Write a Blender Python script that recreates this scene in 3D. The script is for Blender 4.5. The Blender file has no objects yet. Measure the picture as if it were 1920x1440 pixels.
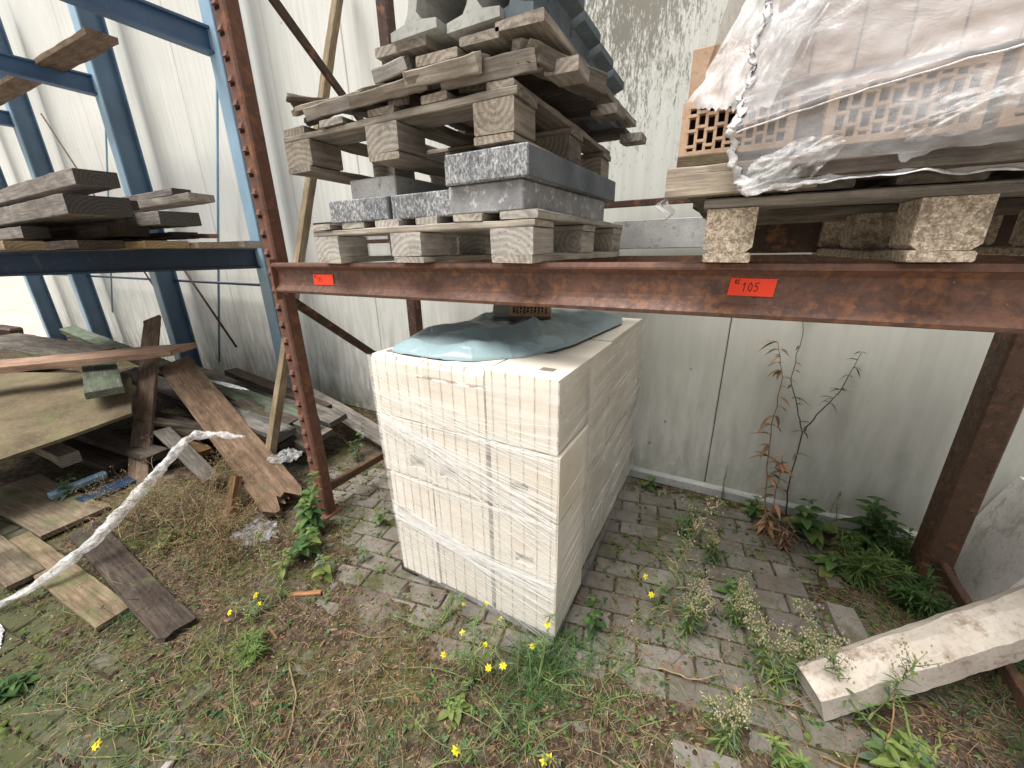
import bpy, math, random
from mathutils import Vector, Matrix, Euler, noise as mn

# ------------------------------------------------------------------ camera, world, sun, exposure
S = bpy.context.scene
COL = S.collection
EYE = 1.5
TH, YAW, ROLL = math.radians(18.85), math.radians(29.0), math.radians(-1.0)
fwd = Vector((-math.sin(YAW)*math.cos(TH), math.cos(YAW)*math.cos(TH), -math.sin(TH)))
r0 = Vector((math.cos(YAW), math.sin(YAW), 0)); u0 = r0.cross(fwd)
rgt = r0*math.cos(ROLL) + u0*math.sin(ROLL); upv = u0*math.cos(ROLL) - r0*math.sin(ROLL)
cd = bpy.data.cameras.new('Camera'); cam = bpy.data.objects.new('Camera', cd); COL.objects.link(cam)
cam.matrix_world = Matrix(((rgt.x, upv.x, -fwd.x, 0), (rgt.y, upv.y, -fwd.y, 0), (rgt.z, upv.z, -fwd.z, EYE), (0, 0, 0, 1)))
cd.sensor_width = 36; cd.lens = 36*735/1920; cd.clip_start = 0.02; cd.clip_end = 500
S.camera = cam
w = bpy.data.worlds.new('World'); S.world = w; w.use_nodes = True
nt = w.node_tree; nt.nodes.clear()
sky = nt.nodes.new('ShaderNodeTexSky'); sky.sky_type = 'NISHITA'; sky.sun_disc = False
SUN_EL, SUN_AZ = math.radians(66), math.radians(206)     # azimuth: where the sun stands, clockwise from +Y
sky.sun_elevation = SUN_EL; sky.sun_rotation = SUN_AZ; sky.dust_density = 4; sky.air_density = 1.2
hs = nt.nodes.new('ShaderNodeHueSaturation'); hs.inputs['Saturation'].default_value = 0.22
bg = nt.nodes.new('ShaderNodeBackground'); bg.inputs[1].default_value = 0.072
wo = nt.nodes.new('ShaderNodeOutputWorld')
nt.links.new(sky.outputs[0], hs.inputs['Color']); nt.links.new(hs.outputs[0], bg.inputs[0]); nt.links.new(bg.outputs[0], wo.inputs[0])
sl = bpy.data.lights.new('Sun', 'SUN'); sl.energy = 2.7; sl.angle = math.radians(38); sl.color = (1, .965, .91)
so = bpy.data.objects.new('Sun', sl); COL.objects.link(so)
sd = Vector((math.sin(SUN_AZ)*math.cos(SUN_EL), math.cos(SUN_AZ)*math.cos(SUN_EL), math.sin(SUN_EL)))
so.rotation_euler = sd.to_track_quat('Z', 'Y').to_euler()
S.view_settings.view_transform = 'Standard'; S.view_settings.look = 'None'
S.view_settings.exposure = 0.92; S.view_settings.gamma = 1

# ------------------------------------------------------------------ materials
class NT:
    def __init__(s, name):
        s.m = bpy.data.materials.new(name); s.m.use_nodes = True
        s.t = s.m.node_tree; s.t.nodes.clear()
        s.out = s.t.nodes.new('ShaderNodeOutputMaterial')
    def n(s, typ, **k):
        nd = s.t.nodes.new(typ)
        for a, b in k.items():
            if a.startswith('i_'):
                key = a[2:].replace('_', ' ')
                nd.inputs[int(key) if key.isdigit() else key].default_value = b
            else: setattr(nd, a, b)
        return nd
    def l(s, a, b): s.t.links.new(a, b)
    def coord(s, kind='Object', scale=(1, 1, 1), rnd=True, rot=(0, 0, 0)):
        mp = s.n('ShaderNodeMapping'); mp.inputs['Scale'].default_value = scale; mp.inputs['Rotation'].default_value = rot
        if kind == 'World':
            g = s.n('ShaderNodeNewGeometry'); s.l(g.outputs['Position'], mp.inputs[0])
        else:
            tc = s.n('ShaderNodeTexCoord'); s.l(tc.outputs[kind], mp.inputs[0])
        if rnd:
            oi = s.n('ShaderNodeObjectInfo'); mu = s.n('ShaderNodeMath', operation='MULTIPLY', i_1=37.0)
            s.l(oi.outputs['Random'], mu.inputs[0]); cb = s.n('ShaderNodeCombineXYZ')
            for q in range(3): s.l(mu.outputs[0], cb.inputs[q])
            s.l(cb.outputs[0], mp.inputs['Location'])
        return mp.outputs[0]
    def noise(s, vec, scale, detail=5, rough=.6, dist=0.):
        nd = s.n('ShaderNodeTexNoise'); nd.inputs['Scale'].default_value = scale; nd.inputs['Detail'].default_value = detail
        nd.inputs['Roughness'].default_value = rough; nd.inputs['Distortion'].default_value = dist
        s.l(vec, nd.inputs['Vector']); return nd.outputs['Fac']
    def ramp(s, fac, stops):
        r = s.n('ShaderNodeValToRGB'); e = r.color_ramp.elements
        while len(e) < len(stops): e.new(.5)
        for i, (p, c) in enumerate(stops):
            e[i].position = p; e[i].color = (c, c, c, 1) if isinstance(c, (int, float)) else (*c, 1)
        s.l(fac, r.inputs[0]); return r.outputs[0]
    def mix(s, fac, a, b, mode='MIX'):
        m = s.n('ShaderNodeMix', data_type='RGBA', blend_type=mode)
        for v, i in ((fac, 0), (a, 6), (b, 7)):
            if isinstance(v, (int, float)): m.inputs[i].default_value = v
            elif isinstance(v, tuple): m.inputs[i].default_value = (*v, 1)
            else: s.l(v, m.inputs[i])
        return m.outputs[2]
    def math(s, op, a, b=0.0, c=None):
        m = s.n('ShaderNodeMath', operation=op)
        for i, v in enumerate((a, b) if c is None else (a, b, c)):
            if isinstance(v, (int, float)): m.inputs[i].default_value = v
            else: s.l(v, m.inputs[i])
        return m.outputs[0]
    def bump(s, h, strength=.3, dist=.01, prev=None):
        b = s.n('ShaderNodeBump'); b.inputs['Strength'].default_value = strength; b.inputs['Distance'].default_value = dist
        s.l(h, b.inputs['Height'])
        if prev: s.l(prev, b.inputs['Normal'])
        return b.outputs[0]
    def finish(s, color, rough=.8, normal=None, metal=0., spec=.3, sub=None):
        p = s.n('ShaderNodeBsdfPrincipled')
        if isinstance(color, tuple): p.inputs['Base Color'].default_value = (*color, 1)
        else: s.l(color, p.inputs['Base Color'])
        if isinstance(rough, (int, float)): p.inputs['Roughness'].default_value = rough
        else: s.l(rough, p.inputs['Roughness'])
        p.inputs['Metallic'].default_value = metal; p.inputs['Specular IOR Level'].default_value = spec
        if normal: s.l(normal, p.inputs['Normal'])
        s.l(p.outputs[0], s.out.inputs[0]); s.p = p
        return s.m
    def hsv_random(s, col, dv=.25, dh=.0):
        oi = s.n('ShaderNodeObjectInfo'); h = s.n('ShaderNodeHueSaturation')
        v = s.n('ShaderNodeMapRange'); v.inputs['To Min'].default_value = 1-dv; v.inputs['To Max'].default_value = 1+dv
        s.l(oi.outputs['Random'], v.inputs[0]); s.l(v.outputs[0], h.inputs['Value']); s.l(col, h.inputs['Color'])
        if dh:
            q = s.n('ShaderNodeMath', operation='FRACT'); m2 = s.math('MULTIPLY', oi.outputs['Random'], 7.31); s.l(m2, q.inputs[0])
            v2 = s.n('ShaderNodeMapRange'); v2.inputs['To Min'].default_value = 1-dh; v2.inputs['To Max'].default_value = 1+dh
            s.l(q.outputs[0], v2.inputs[0]); s.l(v2.outputs[0], h.inputs['Saturation'])
        return h.outputs[0]

def wood(name, dark, light, moss=0., mosscol=(.10, .13, .055), vary=.25, stain=.5, rough=.85, endf=.9):
    s = NT(name)
    g = s.coord(scale=(1.2, 26, 26)); fine = s.noise(g, 3.2, 7, .65, .25)
    g2 = s.coord(scale=(3.0, 9, 9)); wide = s.noise(g2, 1.6, 4, .6, .4)
    c = s.ramp(fine, [(.30, dark), (.52, tuple((a+b)/2 for a, b in zip(dark, light))), (.72, light)])
    c = s.mix(s.ramp(wide, [(.35, stain), (.62, 0.)]), c, tuple(x*.45 for x in dark))
    # growth rings on the end grain
    tc = s.n('ShaderNodeTexCoord'); sp = s.n('ShaderNodeSeparateXYZ'); s.l(tc.outputs['Normal'], sp.inputs[0])
    endm = s.math('GREATER_THAN', s.math('ABSOLUTE', sp.outputs[0]), .8)
    w_ = s.n('ShaderNodeTexWave', wave_type='RINGS', rings_direction='X'); w_.inputs['Scale'].default_value = 17; w_.inputs['Distortion'].default_value = 2.5; w_.inputs['Detail'].default_value = 3
    vm = s.n('ShaderNodeVectorMath', operation='ADD'); oi_ = s.n('ShaderNodeObjectInfo'); fr_ = s.math('FRACT', s.math('MULTIPLY', oi_.outputs['Random'], 9.7)); cb_ = s.n('ShaderNodeCombineXYZ'); s.l(s.math('MULTIPLY_ADD', oi_.outputs['Random'], .16, -.08), cb_.inputs[1]); s.l(s.math('MULTIPLY_ADD', fr_, .22, -.05), cb_.inputs[2]); s.l(cb_.outputs[0], vm.inputs[1]); s.l(s.coord(rnd=False), vm.inputs[0]); s.l(vm.outputs[0], w_.inputs['Vector'])
    en = s.noise(s.coord(scale=(30, 30, 30)), 2., 4, .7)
    ec = s.ramp(s.math('ADD', s.math('MULTIPLY', w_.outputs['Fac'], .35), s.math('MULTIPLY', en, .65)), [(.3, tuple((a*.6+b*.3)*endf for a, b in zip(dark, light))), (.7, tuple((a*.3+b*.72)*endf for a, b in zip(dark, light)))])
    c = s.mix(endm, c, ec)
    spk = s.noise(s.coord(scale=(60, 60, 60)), 2.2, 3, .7)
    c = s.mix(s.ramp(spk, [(.60, 0.), (.72, .55)]), c, tuple(x*.5 for x in dark))
    if moss > 0:
        mm = s.noise(s.coord(scale=(4, 6, 6)), 1.3, 6, .7)
        c = s.mix(s.ramp(mm, [(.62-.3*moss, 0.), (.78-.3*moss, .85)]), c, mosscol)
    gr_ = s.noise(s.coord(scale=(2.2, 5, 5)), 2.0, 6, .75); c = s.mix(s.ramp(gr_, [(.48, 0.), (.68, .6)]), c, tuple(x*.42 for x in dark))
    c = s.hsv_random(c, vary, .25)
    cr = s.noise(s.coord(scale=(.7, 40, 40)), 2.0, 3, .6)
    n1 = s.bump(fine, .55, .004); n2 = s.bump(s.ramp(cr, [(.30, 0.), (.40, 1.)]), .7, .004, n1)
    return s.finish(c, rough, n2, spec=.15)

M = {}
M['pallet'] = wood('pallet_wood', (.165, .138, .112), (.43, .385, .325), vary=.28)
M['pallet_pale'] = wood('pale_pallet_wood', (.30, .27, .235), (.62, .57, .50), vary=.12, stain=.3)
M['plank_grey'] = wood('grey_weathered_wood', (.10, .090, .080), (.30, .27, .235), moss=.12, endf=.5)
M['plank_shelf'] = wood('shelf_timber', (.19, .165, .145), (.44, .40, .36), vary=.30, endf=.25)
M['plank_brown'] = wood('brown_board', (.115, .068, .04), (.31, .20, .125), moss=.05, vary=.15)
M['plank_tan'] = wood('tan_wood', (.22, .155, .085), (.47, .36, .21), vary=.15)
M['plank_red'] = wood('reddish_plank', (.24, .13, .08), (.50, .32, .21), vary=.12, stain=.25)
M['plank_green'] = wood('mossy_board', (.085, .095, .075), (.24, .25, .20), moss=.5, mosscol=(.12, .16, .11), vary=.12)
M['plank_dark'] = wood('dark_damp_wood', (.045, .034, .028), (.15, .115, .09), moss=.2, endf=.6)
M['ground_board'] = wood('ground_board', (.13, .095, .06), (.31, .24, .16), moss=.35, vary=.2)

def m_sheet():
    s = NT('damp_plywood'); v = s.coord(scale=(1, 1, 1))
    n = s.noise(v, 2.2, 6, .65, .4); c = s.ramp(n, [(.3, (.07, .052, .034)), (.5, (.145, .112, .068)), (.7, (.235, .20, .125))])
    n2 = s.noise(v, 4.5, 6, .7); c = s.mix(s.ramp(n2, [(.5, 0.), (.68, .6)]), c, (.14, .145, .065))
    n3 = s.noise(v, 45, 4, .7); c = s.mix(s.ramp(n3, [(.5, 0.), (.75, .4)]), c, (.28, .25, .17))
    return s.finish(c, .85, s.bump(n3, .35, .004), spec=.2)
M['sheet'] = m_sheet()

def m_chip():
    s = NT('chip_block'); v = s.coord(scale=(1, 1, 1))
    vo = s.n('ShaderNodeTexVoronoi'); vo.inputs['Scale'].default_value = 330; s.l(v, vo.inputs['Vector'])
    c = s.ramp(vo.outputs['Color'], [(0., (.27, .21, .15)), (.35, (.42, .345, .26)), (.7, (.56, .48, .375)), (1., (.72, .65, .54))])
    n = s.noise(v, 70, 5, .7); c = s.mix(s.ramp(n, [(.42, .7), (.55, 0.)]), c, (.15, .11, .08))
    return s.finish(c, .9, s.bump(n, .8, .004), spec=.15)
M['chip'] = m_chip()

def m_rust(name, base, dk, amount, scale=1.):
    s = NT(name); v = s.coord(scale=(scale, scale, scale))
    n0 = s.noise(v, 2.4, 5, .6); n1 = s.noise(v, 34, 6, .75, .3); n2 = s.noise(v, 9, 5, .65)
    c = s.ramp(n0, [(.3, tuple(x*.8 for x in base)), (.7, tuple(x*1.15 for x in base))])
    msk = s.math('ADD', s.math('MULTIPLY', n1, .62), s.math('MULTIPLY', n2, .55))
    c = s.mix(s.ramp(msk, [(.62-amount, 0.), (.76-amount, .8)]), c, dk)
    n3 = s.noise(v, 26, 5, .7); c = s.mix(s.ramp(s.math('MULTIPLY', n3, n2), [(.27, 0.), (.36, .65)]), c, (.27, .115, .048))
    sc = s.noise(v, 120, 2, .5); c = s.mix(s.ramp(sc, [(.70, 0.), (.76, .6)]), c, (.34, .25, .22))
    return s.finish(c, s.ramp(n1, [(.3, .42), (.7, .75)]), s.bump(n1, .3, .002), spec=.35)
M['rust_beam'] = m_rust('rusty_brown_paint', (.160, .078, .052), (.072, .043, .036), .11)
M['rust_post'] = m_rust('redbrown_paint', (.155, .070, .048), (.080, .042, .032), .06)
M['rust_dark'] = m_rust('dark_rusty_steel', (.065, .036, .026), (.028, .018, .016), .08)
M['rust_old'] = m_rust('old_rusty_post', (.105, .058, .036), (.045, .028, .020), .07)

def m_blue(name, base):
    s = NT(name); v = s.coord()
    n = s.noise(v, 3, 5, .6); c = s.ramp(n, [(.3, tuple(x*.8 for x in base)), (.7, tuple(x*1.2 for x in base))])
    n2 = s.noise(s.coord(scale=(9, 9, 2)), 3, 5, .7); c = s.mix(s.ramp(n2, [(.60, 0.), (.68, .7)]), c, tuple(x*.8+.05 for x in base))
    n4 = s.noise(v, 24, 4, .7); c = s.mix(s.ramp(n4, [(.66, 0.), (.71, .8)]), c, (.14, .07, .04))
    return s.finish(c, .42, s.bump(n2, .12, .002), spec=.5)
M['blue'] = m_blue('blue_steel_paint', (.095, .165, .25))
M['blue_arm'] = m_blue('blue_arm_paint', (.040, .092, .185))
M['blue_pale'] = m_blue('pale_and_skylit_blue', (.27, .41, .53))  # pale blue parts, and sky light painted onto the column flanges
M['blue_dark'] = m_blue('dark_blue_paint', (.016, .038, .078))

def m_wall():
    s = NT('white_wall_panel')
    g = s.n('ShaderNodeNewGeometry'); sp = s.n('ShaderNodeSeparateXYZ'); s.l(g.outputs['Position'], sp.inputs[0])
    X, Z = sp.outputs[0], sp.outputs[2]
    big = s.noise(s.coord('World', (1, 1, .5), False), 1.1, 5, .6)
    c = s.ramp(big, [(.3, (.60, .605, .57)), (.7, (.765, .77, .735))])
    st = s.noise(s.coord('World', (16, 1, .55), False), 1.6, 6, .65)
    c = s.mix(s.ramp(st, [(.44, 0.), (.74, .50)]), c, (.45, .45, .385))
    st2 = s.noise(s.coord('World', (30, 1, .9), False), 2., 5, .7)
    c = s.mix(s.ramp(st2, [(.64, 0.), (.80, .35)]), c, (.30, .30, .24))
    # splash dirt near the ground; low band also paints in shade under the shelf
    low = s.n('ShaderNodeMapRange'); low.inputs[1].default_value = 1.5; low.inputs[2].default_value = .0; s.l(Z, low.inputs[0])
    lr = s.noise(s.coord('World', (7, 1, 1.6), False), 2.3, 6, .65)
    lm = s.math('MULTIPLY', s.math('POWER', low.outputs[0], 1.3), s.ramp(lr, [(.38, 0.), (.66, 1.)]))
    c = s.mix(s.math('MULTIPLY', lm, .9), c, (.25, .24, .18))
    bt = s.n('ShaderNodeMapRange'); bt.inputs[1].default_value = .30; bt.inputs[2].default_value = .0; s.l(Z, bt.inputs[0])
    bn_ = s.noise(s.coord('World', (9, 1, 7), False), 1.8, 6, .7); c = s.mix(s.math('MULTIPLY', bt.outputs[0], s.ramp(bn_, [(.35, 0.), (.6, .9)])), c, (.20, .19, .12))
    # black-green algae patches running down from the top
    al = s.math('ADD', s.math('MULTIPLY', s.noise(s.coord('World', (26, 1, 5), False), 2.2, 6, .75), .55), s.math('MULTIPLY', s.noise(s.coord('World', (70, 1, 22), False), 1.6, 5, .75), .45))
    ax = s.n('ShaderNodeMapRange'); ax.inputs[1].default_value = .75; ax.inputs[2].default_value = 0.
    s.l(s.math('ABSOLUTE', s.math('ADD', X, .62)), ax.inputs[0])
    az = s.n('ShaderNodeMapRange'); az.inputs[1].default_value = 1.55; az.inputs[2].default_value = 2.75; s.l(Z, az.inputs[0])
    amask = s.math('MULTIPLY', ax.outputs[0], az.outputs[0])
    thr = s.math('ADD', al, s.math('MULTIPLY', amask, .27))
    c = s.mix(s.ramp(thr, [(.625, 0.), (.70, .90)]), c, (.095, .082, .055))
    # duller wall to the right, darkened further to paint in the shelf's shade
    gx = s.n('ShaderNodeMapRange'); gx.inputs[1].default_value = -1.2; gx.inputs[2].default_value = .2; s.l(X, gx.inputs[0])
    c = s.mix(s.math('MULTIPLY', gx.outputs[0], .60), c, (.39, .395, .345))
    vo = s.n('ShaderNodeTexVoronoi'); vo.inputs['Scale'].default_value = 3.2; s.l(s.coord('World', (1, 1, .8), False), vo.inputs['Vector'])
    c = s.mix(s.ramp(vo.outputs['Distance'], [(.012, .85), (.03, 0.)]), c, (.08, .075, .06))
    sp2 = s.noise(s.coord('World', (40, 1, 26), False), 2.6, 3, .6)
    c = s.mix(s.ramp(sp2, [(.68, 0.), (.73, .5)]), c, (.22, .22, .17))
    bn = s.noise(s.coord('World', (90, 1, 8), False), 1., 4, .6)
    return s.finish(c, .7, s.bump(s.math('ADD', bn, s.math('MULTIPLY', st, .6)), .15, .003), spec=.25)
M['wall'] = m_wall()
M['gap'] = NT('dark_joint').finish((.03, .03, .028), .9)
M['black'] = NT('black_ink').finish((.03, .012, .012), .8)

def m_conc(name, lo, hi, scale=1., spot=None, rough=.9, bump=.4):
    s = NT(name); v = s.coord(scale=(scale,)*3)
    n = s.noise(v, 3.4, 6, .65); c = s.ramp(n, [(.3, lo), (.7, hi)])
    f = s.noise(v, 60, 4, .7); c = s.mix(s.ramp(f, [(.3, .5), (.5, 0.)]), c, tuple(x*.6 for x in lo))
    if spot: c = s.mix(s.ramp(s.noise(v, 11, 5, .7), [(.56, 0.), (.66, .8)]), c, spot)
    c = s.hsv_random(c, .08)
    return s.finish(c, rough, s.bump(s.math('ADD', f, s.math('MULTIPLY', n, 2.)), bump, .003), spec=.2)
M['concrete'] = m_conc('grey_concrete', (.26, .265, .25), (.42, .425, .40))
M['concrete_pale'] = m_conc('pale_concrete', (.42, .36, .30), (.68, .62, .55), spot=(.26, .18, .12))
M['slate'] = m_conc('blue_grey_concrete', (.085, .105, .12), (.165, .195, .215))
M['film_grey'] = m_conc('dusty_stone', (.44, .42, .40), (.62, .59, .56), spot=(.33, .31, .27))

def m_granite():
    s = NT('granite_slab'); v = s.coord()
    n = s.noise(s.coord(scale=(1.4, 1, .8), rot=(0, .6, 0)), 95, 5, .75, .3); b = s.noise(v, 7, 4, .6)
    t = s.math('ADD', n, s.math('MULTIPLY', b, .42))
    c = s.ramp(t, [(.55, (.085, .092, .10)), (.68, (.165, .175, .185)), (.76, (.31, .315, .32)), (.88, (.60, .60, .60))])
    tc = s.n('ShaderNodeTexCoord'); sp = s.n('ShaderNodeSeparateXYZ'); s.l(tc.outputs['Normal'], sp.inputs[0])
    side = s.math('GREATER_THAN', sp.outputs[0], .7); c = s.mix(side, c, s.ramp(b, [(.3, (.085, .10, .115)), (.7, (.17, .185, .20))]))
    c = s.hsv_random(c, .12)
    return s.finish(c, .8, s.bump(n, .5, .003), spec=.3)
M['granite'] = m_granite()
M['granite_lt'] = m_conc('light_speckled_granite', (.20, .205, .21), (.40, .405, .41), 3.2, (.64, .64, .64))
M['granite_pale'] = m_conc('pale_granite', (.33, .33, .33), (.52, .52, .50), 2., (.2, .2, .2))

def m_lime(name='lime_block'):
    s = NT(name); v = s.coord()
    n = s.noise(v, 5, 5, .6); c = s.ramp(n, [(.3, (.72, .655, .545)), (.7, (.84, .79, .70))])
    y = s.noise(s.coord(scale=(1, 1, .6)), 2.2, 4, .6); c = s.mix(s.ramp(y, [(.55, 0.), (.70, .40)]), c, (.62, .50, .32))
    ed = s.noise(v, 16, 5, .75); c = s.mix(s.ramp(ed, [(.60, 0.), (.72, .5)]), c, (.45, .38, .29))
    c = s.hsv_random(c, .06)
    f = s.noise(v, 90, 3, .6)
    return s.finish(c, .85, s.bump(f, .3, .002), spec=.2)
M['lime'] = m_lime()
M['pocket'] = NT('shadowy_hollow').finish((.22, .19, .155), .9)

def m_brick():
    s = NT('clay_brick'); v = s.coord()
    n = s.noise(v, 8, 5, .6); c = s.ramp(n, [(.3, (.36, .235, .155)), (.7, (.50, .36, .26))])
    f = s.noise(v, 70, 4, .7); c = s.mix(s.ramp(f, [(.35, .4), (.5, 0.)]), c, (.26, .15, .09))
    c = s.hsv_random(c, .08); return s.finish(c, .85, s.bump(f, .35, .003), spec=.2)
M['brick'] = m_brick()
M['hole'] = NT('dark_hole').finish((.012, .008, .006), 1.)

def m_film(name, base, lo, hi, sc, rot=0., col=(.9, .88, .86), rough=.22, thr=(.42, .62), bumpd=.0008, clear=0.):
    s = NT(name)
    u = s.coord('UV', sc, False, (0, 0, rot)); st = s.noise(u, 1., 6, .65, .25)
    wv = s.noise(s.coord('UV', (7, 7, 7), False), 1., 5, .6, .5)
    fac = s.ramp(s.math('ADD', s.math('MULTIPLY', st, .75), s.math('MULTIPLY', wv, .25)), [(thr[0], lo), (thr[1], hi)])
    if clear:
        su = s.n('ShaderNodeSeparateXYZ'); tu = s.n('ShaderNodeTexCoord'); s.l(tu.outputs['UV'], su.inputs[0])
        mr = s.n('ShaderNodeMapRange'); mr.inputs[1].default_value = .30; mr.inputs[2].default_value = .52; mr.inputs[3].default_value = 1-clear; mr.inputs[4].default_value = 1
        s.l(su.outputs[1], mr.inputs[0]); fac = s.math('MULTIPLY', fac, mr.outputs[0])
    p = s.n('ShaderNodeBsdfPrincipled'); p.inputs['Base Color'].default_value = (*col, 1); p.inputs['Roughness'].default_value = rough
    p.inputs['Specular IOR Level'].default_value = .6
    nb = s.bump(st, .6, bumpd); nb = s.bump(wv, .7, bumpd*2.5, nb); s.l(nb, p.inputs['Normal'])
    tr = s.n('ShaderNodeBsdfTransparent'); tr.inputs[0].default_value = (.97, .97, .97, 1)
    mx = s.n('ShaderNodeMixShader'); s.l(fac, mx.inputs[0]); s.l(tr.outputs[0], mx.inputs[1]); s.l(p.outputs[0], mx.inputs[2])
    s.l(mx.outputs[0], s.out.inputs[0]); return s.m
M['stretch'] = m_film('stretch_film', None, .14, .44, (.5, 26, 1), .42, (.95, .935, .905), .15)
M['stretch_side'] = m_film('stretch_film_side', None, .14, .50, (.8, 22, 1), -.30, (.90, .885, .86))
M['milky'] = m_film('milky_plastic', None, .34, .86, (2.2, 3.6, 1), .5, (.70, .695, .71), .25, (.40, .68), .004, .35)
M['milky2'] = m_film('milky_plastic_flap', None, .34, .82, (4, 6, 1), .5, (.74, .735, .74), .25, (.36, .66), .004)
M['milky3'] = m_film('white_crumpled_plastic', None, .05, .72, (1.6, 3.5, 1), .5, (.80, .80, .81), .22, (.40, .66), .003)
M['strand'] = None
def m_strand():
    s = NT('film_strand'); p = s.n('ShaderNodeBsdfPrincipled'); p.inputs['Base Color'].default_value = (.93, .92, .90, 1); p.inputs['Roughness'].default_value = .25
    tr = s.n('ShaderNodeBsdfTransparent'); mx = s.n('ShaderNodeMixShader'); mx.inputs[0].default_value = .85
    s.l(tr.outputs[0], mx.inputs[1]); s.l(p.outputs[0], mx.inputs[2]); s.l(mx.outputs[0], s.out.inputs[0]); return s.m
M['strand'] = m_strand()
def m_tarp():
    s = NT('blue_grey_tarpaulin'); v = s.coord()
    n = s.noise(v, 4, 5, .6); c = s.ramp(n, [(.3, (.27, .375, .40)), (.7, (.34, .45, .48))])
    sp = s.noise(v, 70, 3, .7); c = s.mix(s.ramp(sp, [(.66, 0.), (.72, .7)]), c, (.55, .60, .58))
    n2 = s.noise(v, 9, 5, .6, .6)
    w1 = s.n('ShaderNodeTexVoronoi', feature='DISTANCE_TO_EDGE'); w1.inputs['Scale'].default_value = 7; s.l(s.coord(scale=(1, 1.3, .2)), w1.inputs['Vector'])
    nb = s.bump(s.ramp(w1.outputs['Distance'], [(.0, 1.), (.10, .2), (.3, 0.)]), .28, .010); return s.finish(c, .30, s.bump(n2, .35, .012, nb), spec=.5)
M['tarp'] = m_tarp()
def m_whiteplastic(nm='wrinkled_white_plastic', k=1.):
    s = NT(nm); v = s.coord()
    n = s.noise(s.coord(scale=(40, 40, 40)), 1.4, 5, .7, .4); c = s.ramp(n, [(.3, (.42*k, .41*k, .43*k)), (.6, (.78*k, .77*k, .77*k))])
    b = s.noise(v, 8, 4, .6); c = s.mix(s.ramp(b, [(.55, 0.), (.7, .5)]), c, (.34, .29, .24))
    return s.finish(c, .35, s.bump(n, .8, .012), spec=.5)
M['whiteplastic'] = m_whiteplastic()
M['scrap'] = m_whiteplastic('grey_scrap_film', .50)
def m_objfilm(nm='twisted_film', k=1.):
    s = NT(nm); n = s.noise(s.coord(scale=(8, 8, 8)), 3., 6, .7, .6); n2 = s.noise(s.coord(scale=(40, 12, 30)), 2., 5, .7)
    c = s.ramp(n, [(.3, (.50*k, .47*k, .44*k)), (.55, (.80*k, .79*k, .78*k))])
    p = s.n('ShaderNodeBsdfPrincipled'); s.l(c, p.inputs['Base Color']); p.inputs['Roughness'].default_value = .25; p.inputs['Specular IOR Level'].default_value = .6
    s.l(s.bump(n2, .9, .006), p.inputs['Normal']); tr = s.n('ShaderNodeBsdfTransparent'); mx = s.n('ShaderNodeMixShader')
    s.l(s.ramp(n2, [(.38, .20), (.64, .85)]), mx.inputs[0]); s.l(tr.outputs[0], mx.inputs[1]); s.l(p.outputs[0], mx.inputs[2]); s.l(mx.outputs[0], s.out.inputs[0]); return s.m
M['twist'] = m_objfilm(); M['dull'] = m_objfilm('dull_scrap_film', .5)

def m_paver():
    s = NT('concrete_paver')
    v = s.coord('World', (1, 1, 1), False); big = s.noise(v, 2.2, 5, .6)
    c = s.ramp(big, [(.3, (.150, .137, .120)), (.7, (.265, .245, .218))])
    # tone from stone to stone
    vc = s.n('ShaderNodeAttribute', attribute_name='tone'); c = s.mix(vc.outputs['Fac'], c, tuple([.125, .112, .098]))
    f = s.noise(v, 70, 5, .75); c = s.mix(s.ramp(f, [(.35, .5), (.52, 0.)]), c, (.10, .088, .072))
    d = s.noise(v, 6.5, 6, .7); c = s.mix(s.ramp(d, [(.48, 0.), (.66, .70)]), c, (.100, .078, .055))
    g = s.noise(v, 3.4, 5, .7, .3)
    sp = s.n('ShaderNodeSeparateXYZ'); s.l(v, sp.inputs[0])
    gx = s.n('ShaderNodeMapRange'); gx.inputs[1].default_value = -1.1; gx.inputs[2].default_value = -1.9; s.l(sp.outputs[0], gx.inputs[0])
    gy = s.n('ShaderNodeMapRange'); gy.inputs[1].default_value = 1.0; gy.inputs[2].default_value = .4; s.l(sp.outputs[1], gy.inputs[0])
    mm = s.math('ADD', g, s.math('MULTIPLY', s.math('MULTIPLY', gx.outputs[0], gy.outputs[0]), .22))
    c = s.mix(s.ramp(mm, [(.52, 0.), (.68, .85)]), c, (.058, .066, .022))
    return s.finish(c, .9, s.bump(f, .5, .003), spec=.2)
M['paver'] = m_paver()
def m_soil():
    s = NT('soil_and_moss'); v = s.coord('World', (1, 1, 1), False)
    n = s.noise(v, 26, 7, .75); c = s.ramp(n, [(.34, (.020, .013, .009)), (.50, (.072, .050, .034)), (.66, (.185, .145, .108))])
    g = s.noise(v, 2.6, 6, .7); c = s.mix(s.ramp(g, [(.50, 0.), (.63, .75)]), c, s.ramp(n, [(.3, (.045, .055, .014)), (.7, (.115, .135, .038))]))
    gr = s.noise(v, 1.9, 5, .6, .2); c = s.mix(s.ramp(gr, [(.56, 0.), (.68, .5)]), c, (.25, .225, .195))
    return s.finish(c, .95, s.bump(n, .9, .012), spec=.1)
M['soil'] = m_soil()
def m_ground():
    s = NT('yard_ground'); v = s.coord('World', (1, 1, 1), False)
    n = s.noise(v, .8, 6, .65); c = s.ramp(n, [(.3, (.44, .39, .33)), (.7, (.62, .56, .48))])
    return s.finish(c, .95, s.bump(s.noise(v, 20, 5, .7), .4, .01), spec=.1)
M['ground'] = m_ground()

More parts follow.
